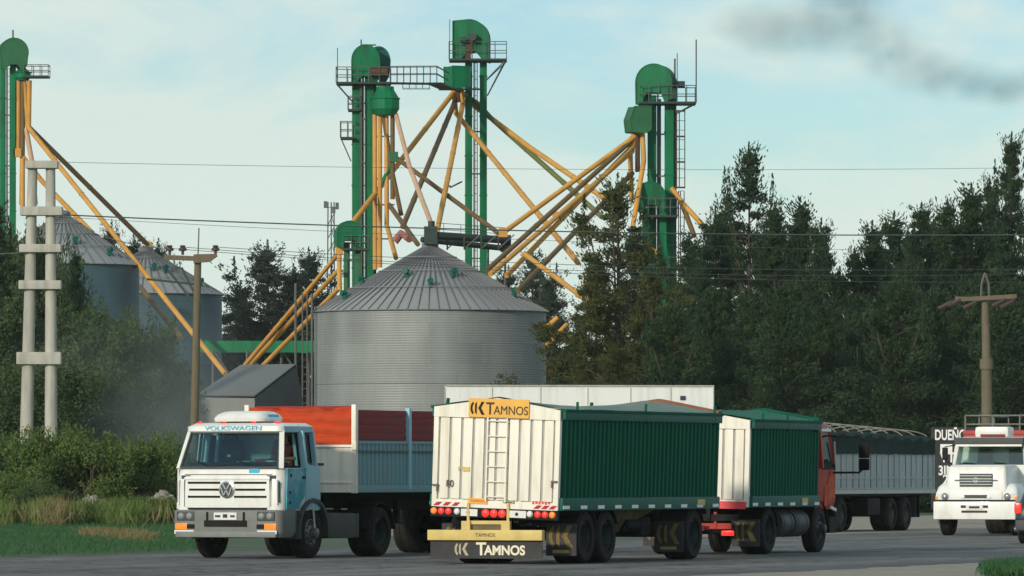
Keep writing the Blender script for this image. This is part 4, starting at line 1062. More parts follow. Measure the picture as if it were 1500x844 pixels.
for pts,m in (([(549,168,e),(549.5,395,e)],'spout'),([(556.5,168,e),(556.5,392,e)],'spout'),([(566,168,e),(566.5,330,e),(580,378,e-8)],'spout'),([(575,168,e),(575,292,e)],'spoutd'),
              ([(562,170,e),(572,240,e),(588,316,e)],'spoutd'),([(570,300,e),(612,358,350)],'spoutd'),([(580,168,e),(600,245,e-6),(631,326,345.2)],'spoutp'),
              ([(574,226,e),(584,234,e),(731,342,352)],'spoutd'),([(574,240,e),(560,268,e)],'egreen')): spout(T,pts,m,3.5)
b = MB(); p = PP(577,230,e)-T.location; b.box(p,(.5,.5,.6)); b.build('diverter_box','egreen2',T)
b = MB()
for z in (200,262,300,350): 
    p0 = PP(545,z,e)-T.location; p1 = PP(578,z,e)-T.location; b.beam((p0.x,-.9,p0.z),(p1.x,-.9,p1.z),.06,.09)
b.build('pipe_bracket','steel',T)
# small elevator beside the silo
d = 352; T2 = thing('short_elevator','short green bucket elevator with a rounded head, left of the big silo roof','elevator',PG(510,d))
head(T2,'elevator_head',arc(510.5,343,18.5,18.5,0,180,14)+[(492,362),(499,362),(504,352),(519,352),(522,362),(529,362)],d,1.3,'egreen',R(8))
tower_legs(T2,(508,524),356,d,9,'egreen2',2.4); platform(T2,503,540,366,d,1.5,20,posts=3)
for pts,m in (([(495,362,d),(496,372,d),(359,535,366)],'spout'),([(497,395,d-1),(366,535,368)],'spout'),([(497,372,d-1.2),(497,400,d-1.2)],'spout'),([(498,421,d-1),(384,537,364)],'spout'),([(497,398,d-1.2),(497.5,425,d-1.2)],'spout')): spout(T2,pts,m,3.6)
b = MB(); b.box(PP(497,367,d)-T2.location,(.42,.5,.5)); b.build('diverter_box','spout',T2)

# --- centre tower
d = 378; T = thing('elevator_tower','tallest green bucket elevator with a square shouldered head, above the big silo','elevator',PG(697,d))
tower_legs(T,(686.5,708),92,d,10.5,'egreen',2.6); ladder_cage(T,694,699,92,690,d,dy=.3,hoops=False)
head(T,'elevator_head',[(665,90),(665,32),(689,30)]+arc(689,57,27,27,90,0,10)+[(716,92),(707,86),(697,74),(686,78),(675,88)],d,1.5,'egreen',R(-6))
b = MB(); p = PP(692,56,d)-T.location; b.tube([(p.x,-1.35,p.z),(p.x,-.7,p.z)],.26,14); b.tube([(p.x-.75,-1.1,p.z-.2),(p.x-.35,-1.1,p.z-.2)],.2,10); b.build('drive_motor','rimdark',T)
b = MB(); p = PP(686,74,d)-T.location; b.box((p.x,-.9,p.z),(.35,.15,1.2)); b.build('motor_mount','rust',T)
platform(T,658,742,89,d,2.4,26,[((740,90),(714,140)),((740,90),(712,118))],posts=5)
mast(T,659,30,90,d,.025,-1); mast(T,716,62,90,d,.025,-1)
# diverter box below the head
head(T,'distributor',[(655,98),(684,98),(684,128),(656,130)],d-1.2,1.2,'egreen',R(25))
e = d-1.2
for pts,m in (([(664,136,e),(492,358,358)],'spout'),([(666,150,e),(590,332,352)],'spoutd'),([(676,132,e),(678,152,e),(640,340,350)],'spout'),([(664,132,e),(668,166,e),(846,384,340)],'spout'),
              ([(668,130,e),(700,152,d+1),(718,172,d+1),(882,318,362)],'spoutg'),([(690,152,d+1),(715,170,d+1.5),(776,216,372),(905,304,364)],'spout'),([(670,130,e),(672,150,e)],'rust')): spout(T,pts,m,3.8)
b = MB()
for px,py in ((651,276),(668,270)): b.beam(PP(px-9,py+5,e-10)-T.location,PP(px+9,py-4,e-10)-T.location,.09,.09)
b.build('pipe_bracket','rust',T)
# catwalk between both heads (its own thing)
CW = thing('catwalk','thin railed catwalk high up between the two middle elevator towers','catwalk',PP(607,124,368))
b = MB(); b.beam(PP(560,122,365.5)-CW.location,PP(642,123,370)-CW.location,.9,.10); b.beam(PP(636,122,370)-CW.location,PP(657,131,374)-CW.location,.9,.10); b.beam(PP(655,131,374)-CW.location,PP(690,131,376.5)-CW.location,1.2,.10); b.build('walkway','eblack',CW)
b = MB()
for oy in (-.45,.45):
    o_ = Vector((0,oy,0))
    for dy in (-24,-13): b.tube([PP(572,122+dy,366)-CW.location+o_,PP(640,121.5+dy,370)-CW.location+o_,PP(657,131+dy,374)-CW.location+o_],.024,5)
    for k in range(8): px = 572+k*9.7; dd_ = 366+k*.57; b.tube([PP(px,122,dd_)-CW.location+o_,PP(px,98,dd_)-CW.location+o_],.024,5)
    for k in range(5): px = 590+k*9.7; dd_ = 367+k*.57; b.tube([PP(px,122,dd_)-CW.location+o_,PP(px,130,dd_)-CW.location+o_],.015,4)
    b.tube([PP(590,130,367)-CW.location+o_,PP(630,130,369)-CW.location+o_],.015,4)
b.build('railing','steel',CW)

# --- right tower
d = 352; T = thing('elevator_tower','green bucket elevator with tall antenna rods, rising out of the dark trees','elevator',PG(965,d))
tower_legs(T,(955,980),140,d,13,'egreen',2.4)
b = MB()
for px,w in ((965.5,6),(988.5,5)): p = PP(px,145,d)-T.location; b.box((p.x,.3,p.z/2),(w*d/F,.35,p.z))
b.build('inner_casing','steel',T)
head(T,'elevator_head',arc(961,122,26.5,27,0,180,14)+[(935,154),(944,150),(950,136),(972,136),(978,150),(988,146)],d,1.6,'egreen',R(-12))
b = MB(); p = PP(996,124,d)-T.location; b.tube([(p.x-.5,-.2,p.z),(p.x+.28,-.2,p.z)],.19,12); b.build('drive_motor','eblack',T)
platform(T,936,1019,152,d,2.2,25,[((1016,153),(992,166))],posts=6); mast(T,1019,60,152,d,.045,-1.05); mast(T,988.5,86,130,d,.06); mast(T,992,78,130,d,.03)
head(T,'distributor',[(925,157),(950,156),(950,190),(943,195),(920,194),(918,176)],d-1.0,1.3,'egreen2',R(14))
ladder_cage(T,991,1003,163,275,d,'rust')
head(T,'lower_head',arc(952,287,22,20,0,180,12)+[(930,306),(940,312),(948,300),(962,300),(974,310)],d-1.4,1.0,'egreen')
b = MB()
for px in (946,971): p = PP(px,305,d-1.4)-T.location; b.box((p.x,-1.4,p.z/2),(.40,.4,p.z))
b.build('lower_casing','egreen',T)
platform(T,938,992,318,d-1,2.6,26,dy=-1,posts=5); platform(T,946,990,400,d-1,2.4,22,dy=-1,posts=4)
ladder_cage(T,994,1002,280,690,d,hoops=False)
e = d-1.0
for pts,m in (([(938,194,e),(930,200,e),(737,341,344)],'spout'),([(934,196,e),(925,206,e),(713,396,336)],'spoutd'),([(930,196,e),(927,214,e),(742,404,337)],'spout'),([(928,196,e),(926,222,e),(718,402,335)],'spout'),
              ([(926,254,e),(758,426,332)],'spoutd'),([(926,200,e),(923,215,e),(925,292,e)],'spout'),([(941,194,e),(943,236,e),(927,332,e-3),(932,362,e-3)],'spout'),
              ([(984,276,d-.5),(1000,298,d-1),(1037,338,d-4)],'spout'),([(998,296,d-1),(1017,346,d-3)],'spoutd'),([(934,196,e),(934,252,e)],'rust'),([(768,372,334),(874,451,322)],'spout'),
              ([(817,465,326),(797,483,326)],'spout'),([(830,476,326),(800,508,324)],'spout'),([(860,416,325),(846,433,323)],'spout'),([(942,358,d-4),(962,370,d-4)],'spout')): spout(T,pts,m,3.8)
b = MB()
b.prism([(p.x,p.z) for p in (PP(808,328,344)-T.location,PP(826,313,344)-T.location,PP(810,308,344)-T.location)],'y',344-d-.1,344-d+.1); b.build('gusset','spout',T); b = MB(); b.box(PP(737,341,344)-T.location,(.5,.5,.5)); b.build('diverter_box','spout',T); b = MB(); b.box(PP(869,446,322.5)-T.location,(.7,.4,.3)); b.build('diverter_box','spout',T)

# --- other plant pieces
CB = thing('transfer_conveyor','green enclosed conveyor bridge running low behind the shed, left of the big silo','conveyor',PP(370,508,378))
b = MB(); b.beam(PP(296,508,380)-CB.location,PP(470,508,376)-CB.location,.8,.72); b.build('casing','egreen',CB)
b = MB()
for px in (312,362,412,452):
    p = PP(px,512,378); b.tube([p-CB.location,Vector((p.x,p.y,0))-CB.location],.09,6); b.tube([p-CB.location,PP(px+22,545,378)-CB.location],.06,5)
b.build('support_post','steel',CB)
b = MB(); b.tube([PP(578,354,360),PP(588,342,360),PP(600,350,359)],.24,8); o = b.build('cover_sheet','pinktarp'); tag(o,'pinkish cover bundled on the platform behind the big silo roof','cover')
SHd = thing('gabled_shed','grey gabled shed with pale lower wall, left of the big silo','shed',PG(372,305))
A, B_, C_, D_ = PP(288,580,307)-SHd.location, PP(373,581,302)-SHd.location, PP(353,536,312)-SHd.location, PP(433,535,309)-SHd.location
E_ = PP(443,581,318)-SHd.location; E_.z = B_.z; G_ = A+(E_-B_)
b = MB()
def slab(p): 
    n = (Vector(p[1])-Vector(p[0])).cross(Vector(p[3])-Vector(p[0])).normalized()*.06
    if n.z < 0: n = -n
    b.poly([Vector(v) for v in p]+[Vector(v)+n for v in p],[(3,2,1,0),(4,5,6,7),(0,1,5,4),(1,2,6,5),(2,3,7,6),(3,0,4,7)])
slab((A,B_,D_,C_)); slab((C_,D_,E_,G_)); b.build('roof','shedroof',SHd)
b = MB()
dn = lambda v: Vector((v.x,v.y,0)); i_ = Vector((0,0,-.08))
b.poly([dn(B_),dn(E_),E_+i_,D_+i_,B_+i_],[(0,1,2,3,4)]); b.poly([dn(A),dn(G_),G_+i_,C_+i_,A+i_],[(4,3,2,1,0)]); b.poly([dn(E_),dn(G_),G_+i_,E_+i_],[(0,1,2,3)])
b.build('gable_wall','shedwall',SHd)
b = MB(); b.poly([dn(A),dn(B_),B_+i_,A+i_],[(0,1,2,3)]); b.build('front_wall','shedlow',SHd)
b = MB(); p0 = PG(150,318); p1 = PG(300,309); b.beam(p0+Vector((0,0,1.6)),p1+Vector((0,0,1.6)),.25,3.2); o = b.build('yard_wall','shedlow'); tag(o,'low pale grey wall in the dust, left of the gabled shed','wall')
# white panel wall
WW = thing('panel_wall','long white wall of plain panels rising behind the green trailer','wall',PG(848,238))
p0 = PP(652,566,235)-WW.location; p1 = PP(1045,569,236.5)-WW.location
b = MB(); b.beam(Vector((p0.x,p0.y,(p0.z)/2)),Vector((p1.x,p1.y,(p0.z)/2)),.30,p0.z); b.build('panels','wallwhite',WW)
b = MB(); u = (p1-p0); u.z = 0
for k in (.0,.175,.355,.53,.69,.84,1.0):
    q = p0+u*k; b.box((q.x,q.y-.16,p0.z/2-.02),(.03,.024,p0.z-.04))
b.beam(Vector((p0.x,p0.y-.02,p0.z+.03)),Vector((p1.x,p1.y-.02,p0.z+.03)),.36,.06); b.build('seam_strip','concrete',WW)
b = MB(); q = p0+u*.885; b.box((q.x,q.y-.17,CH+(HZ-583)/F*236),(.20,.04,.16)); b.build('blue_plate','navy',WW)
# lettered sign
SB = thing('sign_board','black board with white hand painted lettering DUEÑO behind the white long nosed truck','sign',PG(1430,215))
p0 = PP(1364,626,215)-SB.location; p1 = PP(1494,746,215)-SB.location
b = MB(); b.box(((p0.x+p1.x)/2,0,(p0.z+p1.z)/2),(p1.x-p0.x,.10,p0.z-p1.z)); bd = b.build('board','signblk',SB)
b = MB(); 
for x in (p0.x+.3,p1.x-.3): b.box((x,.1,p0.z/2),(.12,.10,p0.z))
b.build('post','steel',SB)
def st(s_,px,py,sz,sx=1): q = PP(px,py,215)-SB.location; text(bd,s_,sz,(q.x,-.06,q.z),(R(90),0,0),'inkwhite',sx=sx,off=.012)
st('DUEÑO',1392,638,.50,.62); st('VT',1388,671,.48,.9); st('3IN',1386,690,.46,.8); st('2-',1388,703,.46,.9)
q = PP(1386,657,215)-SB.location; b = MB(); b.box((q.x,-.06,q.z),(.42,.02,.30)); b.build('white_patch','inkwhite',bd)

# =================================================================== POLES AND WIRES
CPY = thing('concrete_pylon','twin legged pale concrete pylon with five cross beams, at the left behind the bushes','pylon',PG(56,262))
d = 262; s = F/d
for (xt,xb,wt,wb) in ((48,36,14,21),(74,75,14,20)):
    pt = PP(xt,240,d)-CPY.location; zb0 = 0; xb_ = ((xb-750)/F*d)-CPY.location.x
    b = MB(); b.tube([(xb_,0,-.2),((xb_+pt.x)/2,0,pt.z/2),(pt.x,0,pt.z)],wb/s/2,20,r2=wt/s/2); b.build('leg','concrete',CPY)
for (x0,x1,y0,y1) in ((38,85,236,247),(30,92,303,316),(29,90,358,370),(28,90,411,424),(25,90,516,534)):
    p = PP((x0+x1)/2,(y0+y1)/2,d)-CPY.location; b = MB(); b.box(p,((x1-x0)/s,.85,(y1-y0)/s),bev=.05); b.build('cross_beam','concrete',CPY)
TP = thing('utility_pole','slim timber pole with one wooden crossarm and a top rod, left behind the white cab','pole',PG(284,256))
d = 256; s = F/d
pt = PP(290,376,d)-TP.location; pb = Vector(((282-750)/F*d-TP.location.x,0,-.2))
b = MB(); b.tube([pb,pt],.20,12,r2=.145); b.build('shaft','wood',TP)
b = MB(); b.tube([pt,PP(291.5,334,d)-TP.location],.03,6); b.build('top_rod','steel',TP)
b = MB(); b.beam(PP(240,377,d-.2)-TP.location,PP(290,379,d-.2)-TP.location,.16,.20); b.prism([(p.x,p.z) for p in (PP(284,386,d)-TP.location,PP(308,384,d)-TP.location,PP(319,376,d)-TP.location,PP(318,372,d)-TP.location,PP(284,373,d)-TP.location)],'y',-.3,-.1); b.build('crossarm','wood',TP)
for px in (249,268,316):
    q = PP(px,372,d)-TP.location; b = MB(); b.lathe([(.06,-.05),(.06,.10),(.17,.13),(.17,.22),(.10,.26),(.12,.34),(.01,.36)],(q.x,-.2,q.z),'z',12); b.build('insulator','insul',TP)
b = MB()
for a,c in (((215,409),(291,417)),((248,398),(289,450)),((266,392),(290,440)),((248,398),(262,392))): b.beam(PP(*a,d+.2)-TP.location,PP(*c,d+.1)-TP.location,.09,.09)
b.build('brace','eblack',TP)
RP = thing('utility_pole','stout weathered concrete pole with a wide crossarm against the dark trees','pole',PG(1445,250))
d = 250; s = F/d; q0 = PP(1445,530,d)-RP.location; q1 = PP(1443,440,d)-RP.location
b = MB(); b.tube([(.03,0,-.2),q0],.235,14,r2=.215); b.tube([q0,q1],.185,14,r2=.15); b.tube([q0-Vector((0,0,.3)),q0+Vector((0,0,.12))],.275,14); b.build('shaft','concyel',RP)
b = MB(); b.beam(PP(1399,439,d-.25)-RP.location,PP(1489,434,d-.25)-RP.location,.16,.17); b.beam(PP(1399,437,d+.3)-RP.location,PP(1486,440,d+.3)-RP.location,.14,.15); b.build('crossarm','wooddark',RP)
for px,py in ((1384,448),(1397,444),(1420,447),(1462,444),(1474,446)):
    b = MB(); q = PP(px,py,d-.3)-RP.location
    b.tube([q+Vector((-.25,0,-.12)),q,q+Vector((.28,0,.14))],.085,8); b.tube([q+Vector((.28,0,.14)),q+Vector((.30,0,.22))],.03,5); b.build('insulator','insul',RP)
b = MB(); q = PP(1443,434,d)-RP.location
for x in (-.16,.16): b.tube([q+Vector((x,0,0)),q+Vector((x*.9,0,.5)),q+Vector((0,0,.95))],.05,6)
b.build('top_bracket','steel',RP)
def wire(name_lab, pts, r=.028, sag=.0, n=24):
    a, c = PP(*pts[0]), PP(*pts[1]); w = []
    for k in range(n+1):
        t_ = k/n; p = a.lerp(c,t_); p.z -= sag*4*t_*(1-t_); w.append(p)
    b = MB(); b.tube(w,r,5); o = b.build('power_line','wire'); tag(o,name_lab,'cable','overhead cables'); return o
wire('thickest dark cable crossing the sky from the twin pylon to the treetops',[(74,314,262),(1620,343,300)],.030,.35)
wire('faintest pale cable high in the sky, level with the middle of the towers',[(60,237,262),(1620,244,330)],.010,.25)
wire('cable from the rightmost insulator of the timber pole towards the dark trees',[(316,362,256),(1600,392,300)],.013,.45)
wire('cable from the second insulator of the timber pole towards the dark trees',[(268,362,256),(1600,398,300)],.013,.6)
wire('cable from the innermost left insulator of the timber pole towards the dark trees',[(249,364,256),(1600,412,300)],.013,.5)
wire('short slack cable between the twin pylon and the timber pole',[(88,318,262),(249,364,256)],.018,.3)
wire('thin cable leaving the left edge for the middle beam of the twin pylon',[(-60,372,262),(32,370,262)],.02,.05)
wire('thin cable just under the thickest one, passing behind the towers',[(88,318,262),(1620,372,310)],.010,.3)
AM = thing('lattice_mast','thin distant lattice antenna mast standing left of the short elevator','mast',PG(485,450))
d = 450; b = MB()
zt = PP(0,296,d).z
for sx,sy in ((-.22,-.2),(.22,-.2),(0,.25)): b.tube([(sx*1.5,sy*1.5,0),(sx,sy,zt)],.045,4)
for k in range(int(zt)): b.tube([(-.22,-.2,k),(.22,-.2,k+.8)],.03,4); b.tube([(.22,-.2,k),(0,.25,k+.8)],.03,4)
b.build('lattice','steel',AM)
b = MB()
for z,x in ((zt-.3,.45),(zt-.2,-.4),(zt-.6,.2)): b.box((x,-.2,z),(.25,.15,.5))
b.beam((-.5,-.2,zt-.4),(.5,-.2,zt-.4),.05,.05); b.build('antenna','steel',AM)

# =================================================================== VEGETATION
def leaves_mesh(name, P, U, length, width, mat_, rs, Nn=None, tint=None):
    """P centres (n,3), U directions (n,3) -> leaf sized kites; Nn = rough facing of each leaf, tint = its clump's colour mix"""
    n = len(P); U = U/np.maximum(np.linalg.norm(U,axis=1,keepdims=True),1e-6)
    q = rs.normal(size=(n,3)) if Nn is None else Nn/np.maximum(np.linalg.norm(Nn,axis=1,keepdims=True),1e-6)+rs.normal(0,.42,(n,3))
    V = np.cross(U,q); V /= np.maximum(np.linalg.norm(V,axis=1,keepdims=True),1e-6)
    L = (length*rs.uniform(.6,1.3,n))[:,None]; Wd = (width*rs.uniform(.6,1.3,n))[:,None]
    co = np.stack([P-U*L*.5, P+V*Wd*.5, P+U*L*.5, P-V*Wd*.5],axis=1).reshape(-1,3)
    me = bpy.data.meshes.new(name); me.vertices.add(4*n); me.vertices.foreach_set('co',co.astype(np.float32).ravel())
    me.loops.add(4*n); me.loops.foreach_set('vertex_index',np.arange(4*n,dtype=np.int32)); me.polygons.add(n)
    me.polygons.foreach_set('loop_start',np.arange(0,4*n,4,dtype=np.int32)); me.update(calc_edges=True); me.materials.append(M[mat_])
    a = me.attributes.new('tint','FLOAT','FACE'); a.data.foreach_set('value',(rs.uniform(0,1,n) if tint is None else tint).astype(np.float32)); return me
def limb_mesh(name, trunk_pts, r0, r1, limbs):
    b = MB(); b.tube(trunk_pts, r0, 8, r2=r1)
    for a, c, r in limbs: b.tube([a,(a+c)/2+Vector((0,0,.12*(c-a).length)),c], r, 5, r2=r*.3)
    o = b.build(name,'bark'); me = o.data; bpy.data.objects.remove(o); return me
def conifer(seed, H, Rm, nb, mat_, z0=.05, per=120, spire=1.0, lush=1.0, ragged=.45, size=1.0):
    rs = np.random.default_rng(seed); Ps=[]; Us=[]; Ns=[]; Ts=[]; limbs=[]
    # several leaders make the ragged multi-pointed top
    leaders = [(0,0,1.0)]+[(rs.uniform(-.5,.5)*Rm*.5,rs.uniform(-.5,.5)*Rm*.5,rs.uniform(.78,.94)) for _ in range(3)]
    for k in range(nb):
        t = z0+(1-z0)*((k+rs.uniform(0,1))/nb)**.88
        lx, ly, lt = leaders[0] if rs.random() < .6 else leaders[rs.integers(1,4)]
        if t > lt-.02: lx, ly, lt = leaders[0]
        az = k*2.399+rs.uniform(-.6,.6)
        tt = t/lt
        prof = np.clip(1-tt,0,1)**.95*(.72+.28*min(1,(t-z0+.08)/.2))
        Lb = Rm*max(.06,prof)*rs.uniform(1-ragged,1.12)*(1.3 if rs.random()<.10 else 1)*(1 if lx==0 else .75)
        pit = R(rs.uniform(-6,22)+38*t*spire)
        g = min(1,max(0,(t-.3)/.4)); base = np.array([lx*g,ly*g,t*H*.98])
        dirv = np.array([math.cos(az)*math.cos(pit),math.sin(az)*math.cos(pit),math.sin(pit)])
        if t < .95 and Lb > .4: limbs.append((Vector(base-np.array([lx*g,ly*g,0])*.5),Vector(base+dirv*Lb*.92),.03+.05*(1-t)))
        nc = max(1,int(Lb/(.72*size))); bt = rs.uniform(0,1)**1.6
        for c in range(nc):
            f = .34+.68*(c+rs.uniform(.2,.8))/nc; ctr = base+dirv*Lb*f+np.array([0,0,.14*f*f*Lb])+rs.normal(0,.12,3)
            m = int(per*1.45*lush*rs.uniform(.6,1.4)*(1.15-.35*t)); sg = size*(rs.uniform(.20,.33)+.12*(1-t))*(1.08-.48*t)
            q = rs.normal(0,1,(m,3)); q *= (np.minimum(1.5,np.linalg.norm(q,axis=1,keepdims=True))/np.linalg.norm(q,axis=1,keepdims=True))
            off = q*np.array([sg,sg,sg*.72]); Ps.append(ctr+off)
            Us.append(dirv*.8+np.array([0,0,.35])+rs.normal(0,.6,(m,3))); Ns.append(q+np.array([0,0,.5])+.3*dirv)
            Ts.append(np.clip(bt*.7+.3*rs.uniform(0,1)+rs.normal(0,.10,m),0,1))
        # fine upturned sprigs past the branch tip
        m = 34; a = rs.uniform(.75,1.22,(m,1)); up = dirv*.75+np.array([0,0,.7]); Ps.append(base+dirv*Lb*.92+up*(a-.75)*(.9+.5*t)+rs.normal(0,.13,(m,3))); Us.append(up+rs.normal(0,.28,(m,3))); Ns.append(rs.normal(size=(m,3))); Ts.append(np.full(m,bt))
    for lx,ly,lt in leaders:
        m = 150; zz = rs.uniform(lt-.12,lt+.03,m); w = np.clip((lt+.03-zz)/.15,.04,1)*.22
        Ps.append(np.stack([lx+rs.normal(0,1,m)*w,ly+rs.normal(0,1,m)*w,zz*H],1)); Us.append(np.array([0,0,1.])+rs.normal(0,.45,(m,3))); Ns.append(rs.normal(size=(m,3))); Ts.append(rs.uniform(0,.6,m))
        if lt < 1: limbs.append((Vector((0,0,H*.35)),Vector((lx,ly,H*lt*.97)),.06))
    return leaves_mesh('crown',np.concatenate(Ps),np.concatenate(Us),.22,.066,mat_,rs,np.concatenate(Ns),np.concatenate(Ts)), limb_mesh('trunk',[(0,0,-.3),(.05,.03,H*.45),(0,0,H*.96)],.012*H,.02,limbs)
def broad(seed, H, Rm, ncl, mat_, z0=.12, per=330, leaf=(.26,.15), top=.95, cl=(.14,.30)):
    rs = np.random.default_rng(seed); Ps=[]; Us=[]; Ns=[]; Ts=[]; limbs=[]
    for k in range(ncl):
        v = rs.normal(size=3); v /= np.linalg.norm(v); rad = rs.uniform(.35,1)**.5
        ctr = np.array([v[0]*Rm*rad*.85, v[1]*Rm*rad*.85, H*(z0+top)/2+v[2]*H*(top-z0)/2*rad*.90])
        rr = rs.uniform(*cl)*Rm+.15; m = int(per*rs.uniform(.6,1.3))
        q = rs.normal(size=(m,3)); q /= np.linalg.norm(q,axis=1,keepdims=True); n_ = q.copy(); q *= (rs.uniform(.15,1,(m,1))**.45)*rr*np.array([1.15,1.15,.75])
        q *= 1+.28*np.sin(q[:,:1]*5/rr+k)
        Ps.append(ctr+q); Us.append(rs.normal(0,1,(m,3))+np.array([0,0,.3])); Ns.append(n_+np.array([0,0,.35])+.25*v)
        ct = rs.uniform(0,1)**1.3; Ts.append(np.clip(ct+rs.normal(0,.12,m),0,1))
        m2 = 30; d_ = v+np.array([0,0,.5]); d_ /= np.linalg.norm(d_); a = rs.uniform(.7,1.2,(m2,1))*rr; Ps.append(ctr+d_*a+rs.normal(0,.09*rr+.05,(m2,3))); Us.append(d_+rs.normal(0,.4,(m2,3))); Ns.append(rs.normal(size=(m2,3))); Ts.append(np.full(m2,ct))
        if k%3 == 0: limbs.append((Vector((0,0,H*z0*.8)),Vector(ctr),.05+.006*H))
    return leaves_mesh('crown',np.concatenate(Ps),np.concatenate(Us),leaf[0],leaf[1],mat_,rs,np.concatenate(Ns),np.concatenate(Ts)), limb_mesh('trunk',[(0,0,-.3),(.1,.05,H*.3),(.0,.1,H*.62)],.02*H,.05,limbs)
def tree(name, label, cat, px, d, meshes, H, rz=0.0, sxy=1.0, group=None, H0=1.0):
    t = thing(name,label,cat,PG(px,d),rz,group); k = H/H0; t.scale = (sxy,sxy,k)
    for nm, me in zip(('crown','trunk'),meshes):
        o = bpy.data.objects.new(nm,me); COL.objects.link(o); o.parent = t
    return t
HT = 16.0
CD = [conifer(11,HT,4.5,130,'leaf_dark',spire=.8),conifer(12,HT,4.2,125,'leaf_dark',spire=.95),conifer(13,HT,4.3,125,'leaf_dark',spire=.75,lush=.85,ragged=.42),conifer(14,HT,3.7,120,'leaf_dark',spire=1.0)]
CO = [conifer(21,HT,6.0,120,'leaf_olive',spire=.40,per=105,ragged=.62),conifer(22,HT,5.2,110,'leaf_olive',spire=.5,per=105,ragged=.6)]
BD = [conifer(31,10,5.0,95,'leaf_dark',spire=.4,z0=.0,per=150,size=1.35),conifer(32,10,4.6,90,'leaf_dark',spire=.3,z0=.0,per=150,size=1.45)]
BB = [broad(41,10,4.4,90,'leaf_broad',z0=.02,leaf=(.22,.11),per=420),broad(42,10,4.0,84,'leaf_broad',z0=.02,leaf=(.22,.11),per=420)]
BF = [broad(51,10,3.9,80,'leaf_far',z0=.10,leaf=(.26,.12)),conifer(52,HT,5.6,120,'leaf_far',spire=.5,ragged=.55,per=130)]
SHR = [broad(61,3.4,2.0,46,'leaf_bush',z0=-.02,per=330,leaf=(.16,.07)),broad(62,3.2,1.8,42,'leaf_bush',z0=-.02,per=330,leaf=(.17,.065)),broad(63,3.0,1.9,40,'leaf_broad',z0=-.02,per=300,leaf=(.15,.075))]
def Hp(py,d): return CH+(HZ-py)/F*d
RG = 'conifers behind the trucks'
# front olive tree and the dark row on the right; (px, top y, depth, mesh, width factor, label)
rows = [
 (905,268,296,CO[0],16,1.16,'olive tinged tree in front of the right elevator tower, loose branches reaching the yellow spouts'),
 (874,385,300,CO[1],16,.86,'lower olive tree beside the right edge of the big silo'),
 (955,400,292,CO[0],16,.80,'olive tree directly below the lower head of the right elevator'),
 (1097,224,312,CD[2],16,1.05,'tallest dark conifer right of the elevator, its open top showing sky'),
 (1048,322,306,CD[0],16,1.0,'dark conifer between the right elevator and the tallest conifer'),
 (1010,352,318,CD[1],16,1.0,'dark conifer just right of the elevator ladder'),
 (1135,308,304,CD[1],16,.95,'dark conifer leaning against the right side of the tallest conifer'),
 (1172,302,309,CD[3],16,1.15,'slender pointed dark conifer left of the sky gap'),
 (1203,332,300,CD[0],16,.78,'dark conifer at the left edge of the sky gap in the tree row'),
 (1228,405,322,CD[2],16,1.0,'low dark conifer at the bottom of the sky gap'),
 (1252,372,310,CD[1],16,.78,'short dark conifer at the right edge of the sky gap'),
 (1278,336,304,CD[3],16,1.05,'narrow dark conifer right of the sky gap'),
 (1310,322,312,CD[0],16,.95,'dark conifer with a blunt top, third from the sky gap'),
 (1350,308,300,CD[2],16,.92,'rounded dark conifer midway between the sky gap and the right edge'),
 (1388,303,310,CD[1],16,.95,'dark conifer left of the concrete pole, with a thin pointed tip'),
 (1423,282,303,CD[3],16,1.25,'dark conifer rising right above the concrete pole'),
 (1450,272,318,CD[1],16,.75,'dark conifer between the concrete pole and the tall corner conifer'),
 (1482,208,306,CD[2],16,.85,'tall open topped conifer near the right edge, above all its neighbours'),
 (1515,300,300,CD[0],16,1.0,'dark conifer cut by the right edge of the photo'),
]
rows += [(1070,330,338,CD[1],16,1.15,'dark conifer in the back row, between the elevator and the tallest conifer'),(1120,345,340,CD[0],16,1.15,'dark conifer in the back row, behind the tallest conifer'),
 (1160,350,336,CD[2],16,1.1,'dark conifer in the back row, behind the slender pointed one'),(1290,372,338,CD[2],16,1.1,'dark conifer in the back row, just beyond the sky gap'),(1330,350,340,CD[1],16,1.15,'dark conifer in the back row, behind the blunt topped one'),
 (1370,332,338,CD[0],16,1.15,'dark conifer in the back row, behind the rounded one'),(1408,330,342,CD[2],16,1.1,'dark conifer in the back row, left of the concrete pole'),(1462,345,340,CD[1],16,1.0,'dark conifer in the back row, right of the concrete pole'),(930,345,325,CD[0],16,1.0,'dark conifer behind the legs of the right elevator')]
for i,(px,top,d,ms,h0,sx,lab) in enumerate(rows):
    tree('conifer_tree',lab,'tree',px,d,ms,Hp(top,d),rz=1.7*i,sxy=sx*1.12,group=RG,H0=h0)
# lower, nearer row filling the foot of the wood
low = [(985,455,BD[0],1.0),(1040,430,BD[1],1.05),(1098,440,BD[0],1.05),(1150,425,BD[1],1.0),(1205,455,BD[0],1.05),(1258,440,BD[1],1.0),(1312,420,BD[0],1.1),(1368,430,BD[1],1.05),(1420,415,BD[0],1.05),(1475,425,BD[1],1.1),(1530,430,BD[0],1.0)]
where = ['below the right elevator','left of the tallest conifer, at its foot','at the foot of the tallest conifer','above the red cab','right below the sky gap','above the grey stake trailer','behind the tarpaulin trailer end','behind the black lettered sign','behind the concrete pole','right of the concrete pole','at the right edge']
for i,((px,top,ms,sx),w) in enumerate(zip(low,where)):
    d = 276+6*(i%3); tree('leafy_tree','low dark leafy tree '+w,'tree',px,d,ms,Hp(top,d),rz=2.1*i,sxy=sx,group='low trees in front of the conifers',H0=10)
low2 = [(850,520,CO[1],.5,16),(905,505,CO[0],.7,16),(960,520,BD[1],.8,9.6)]
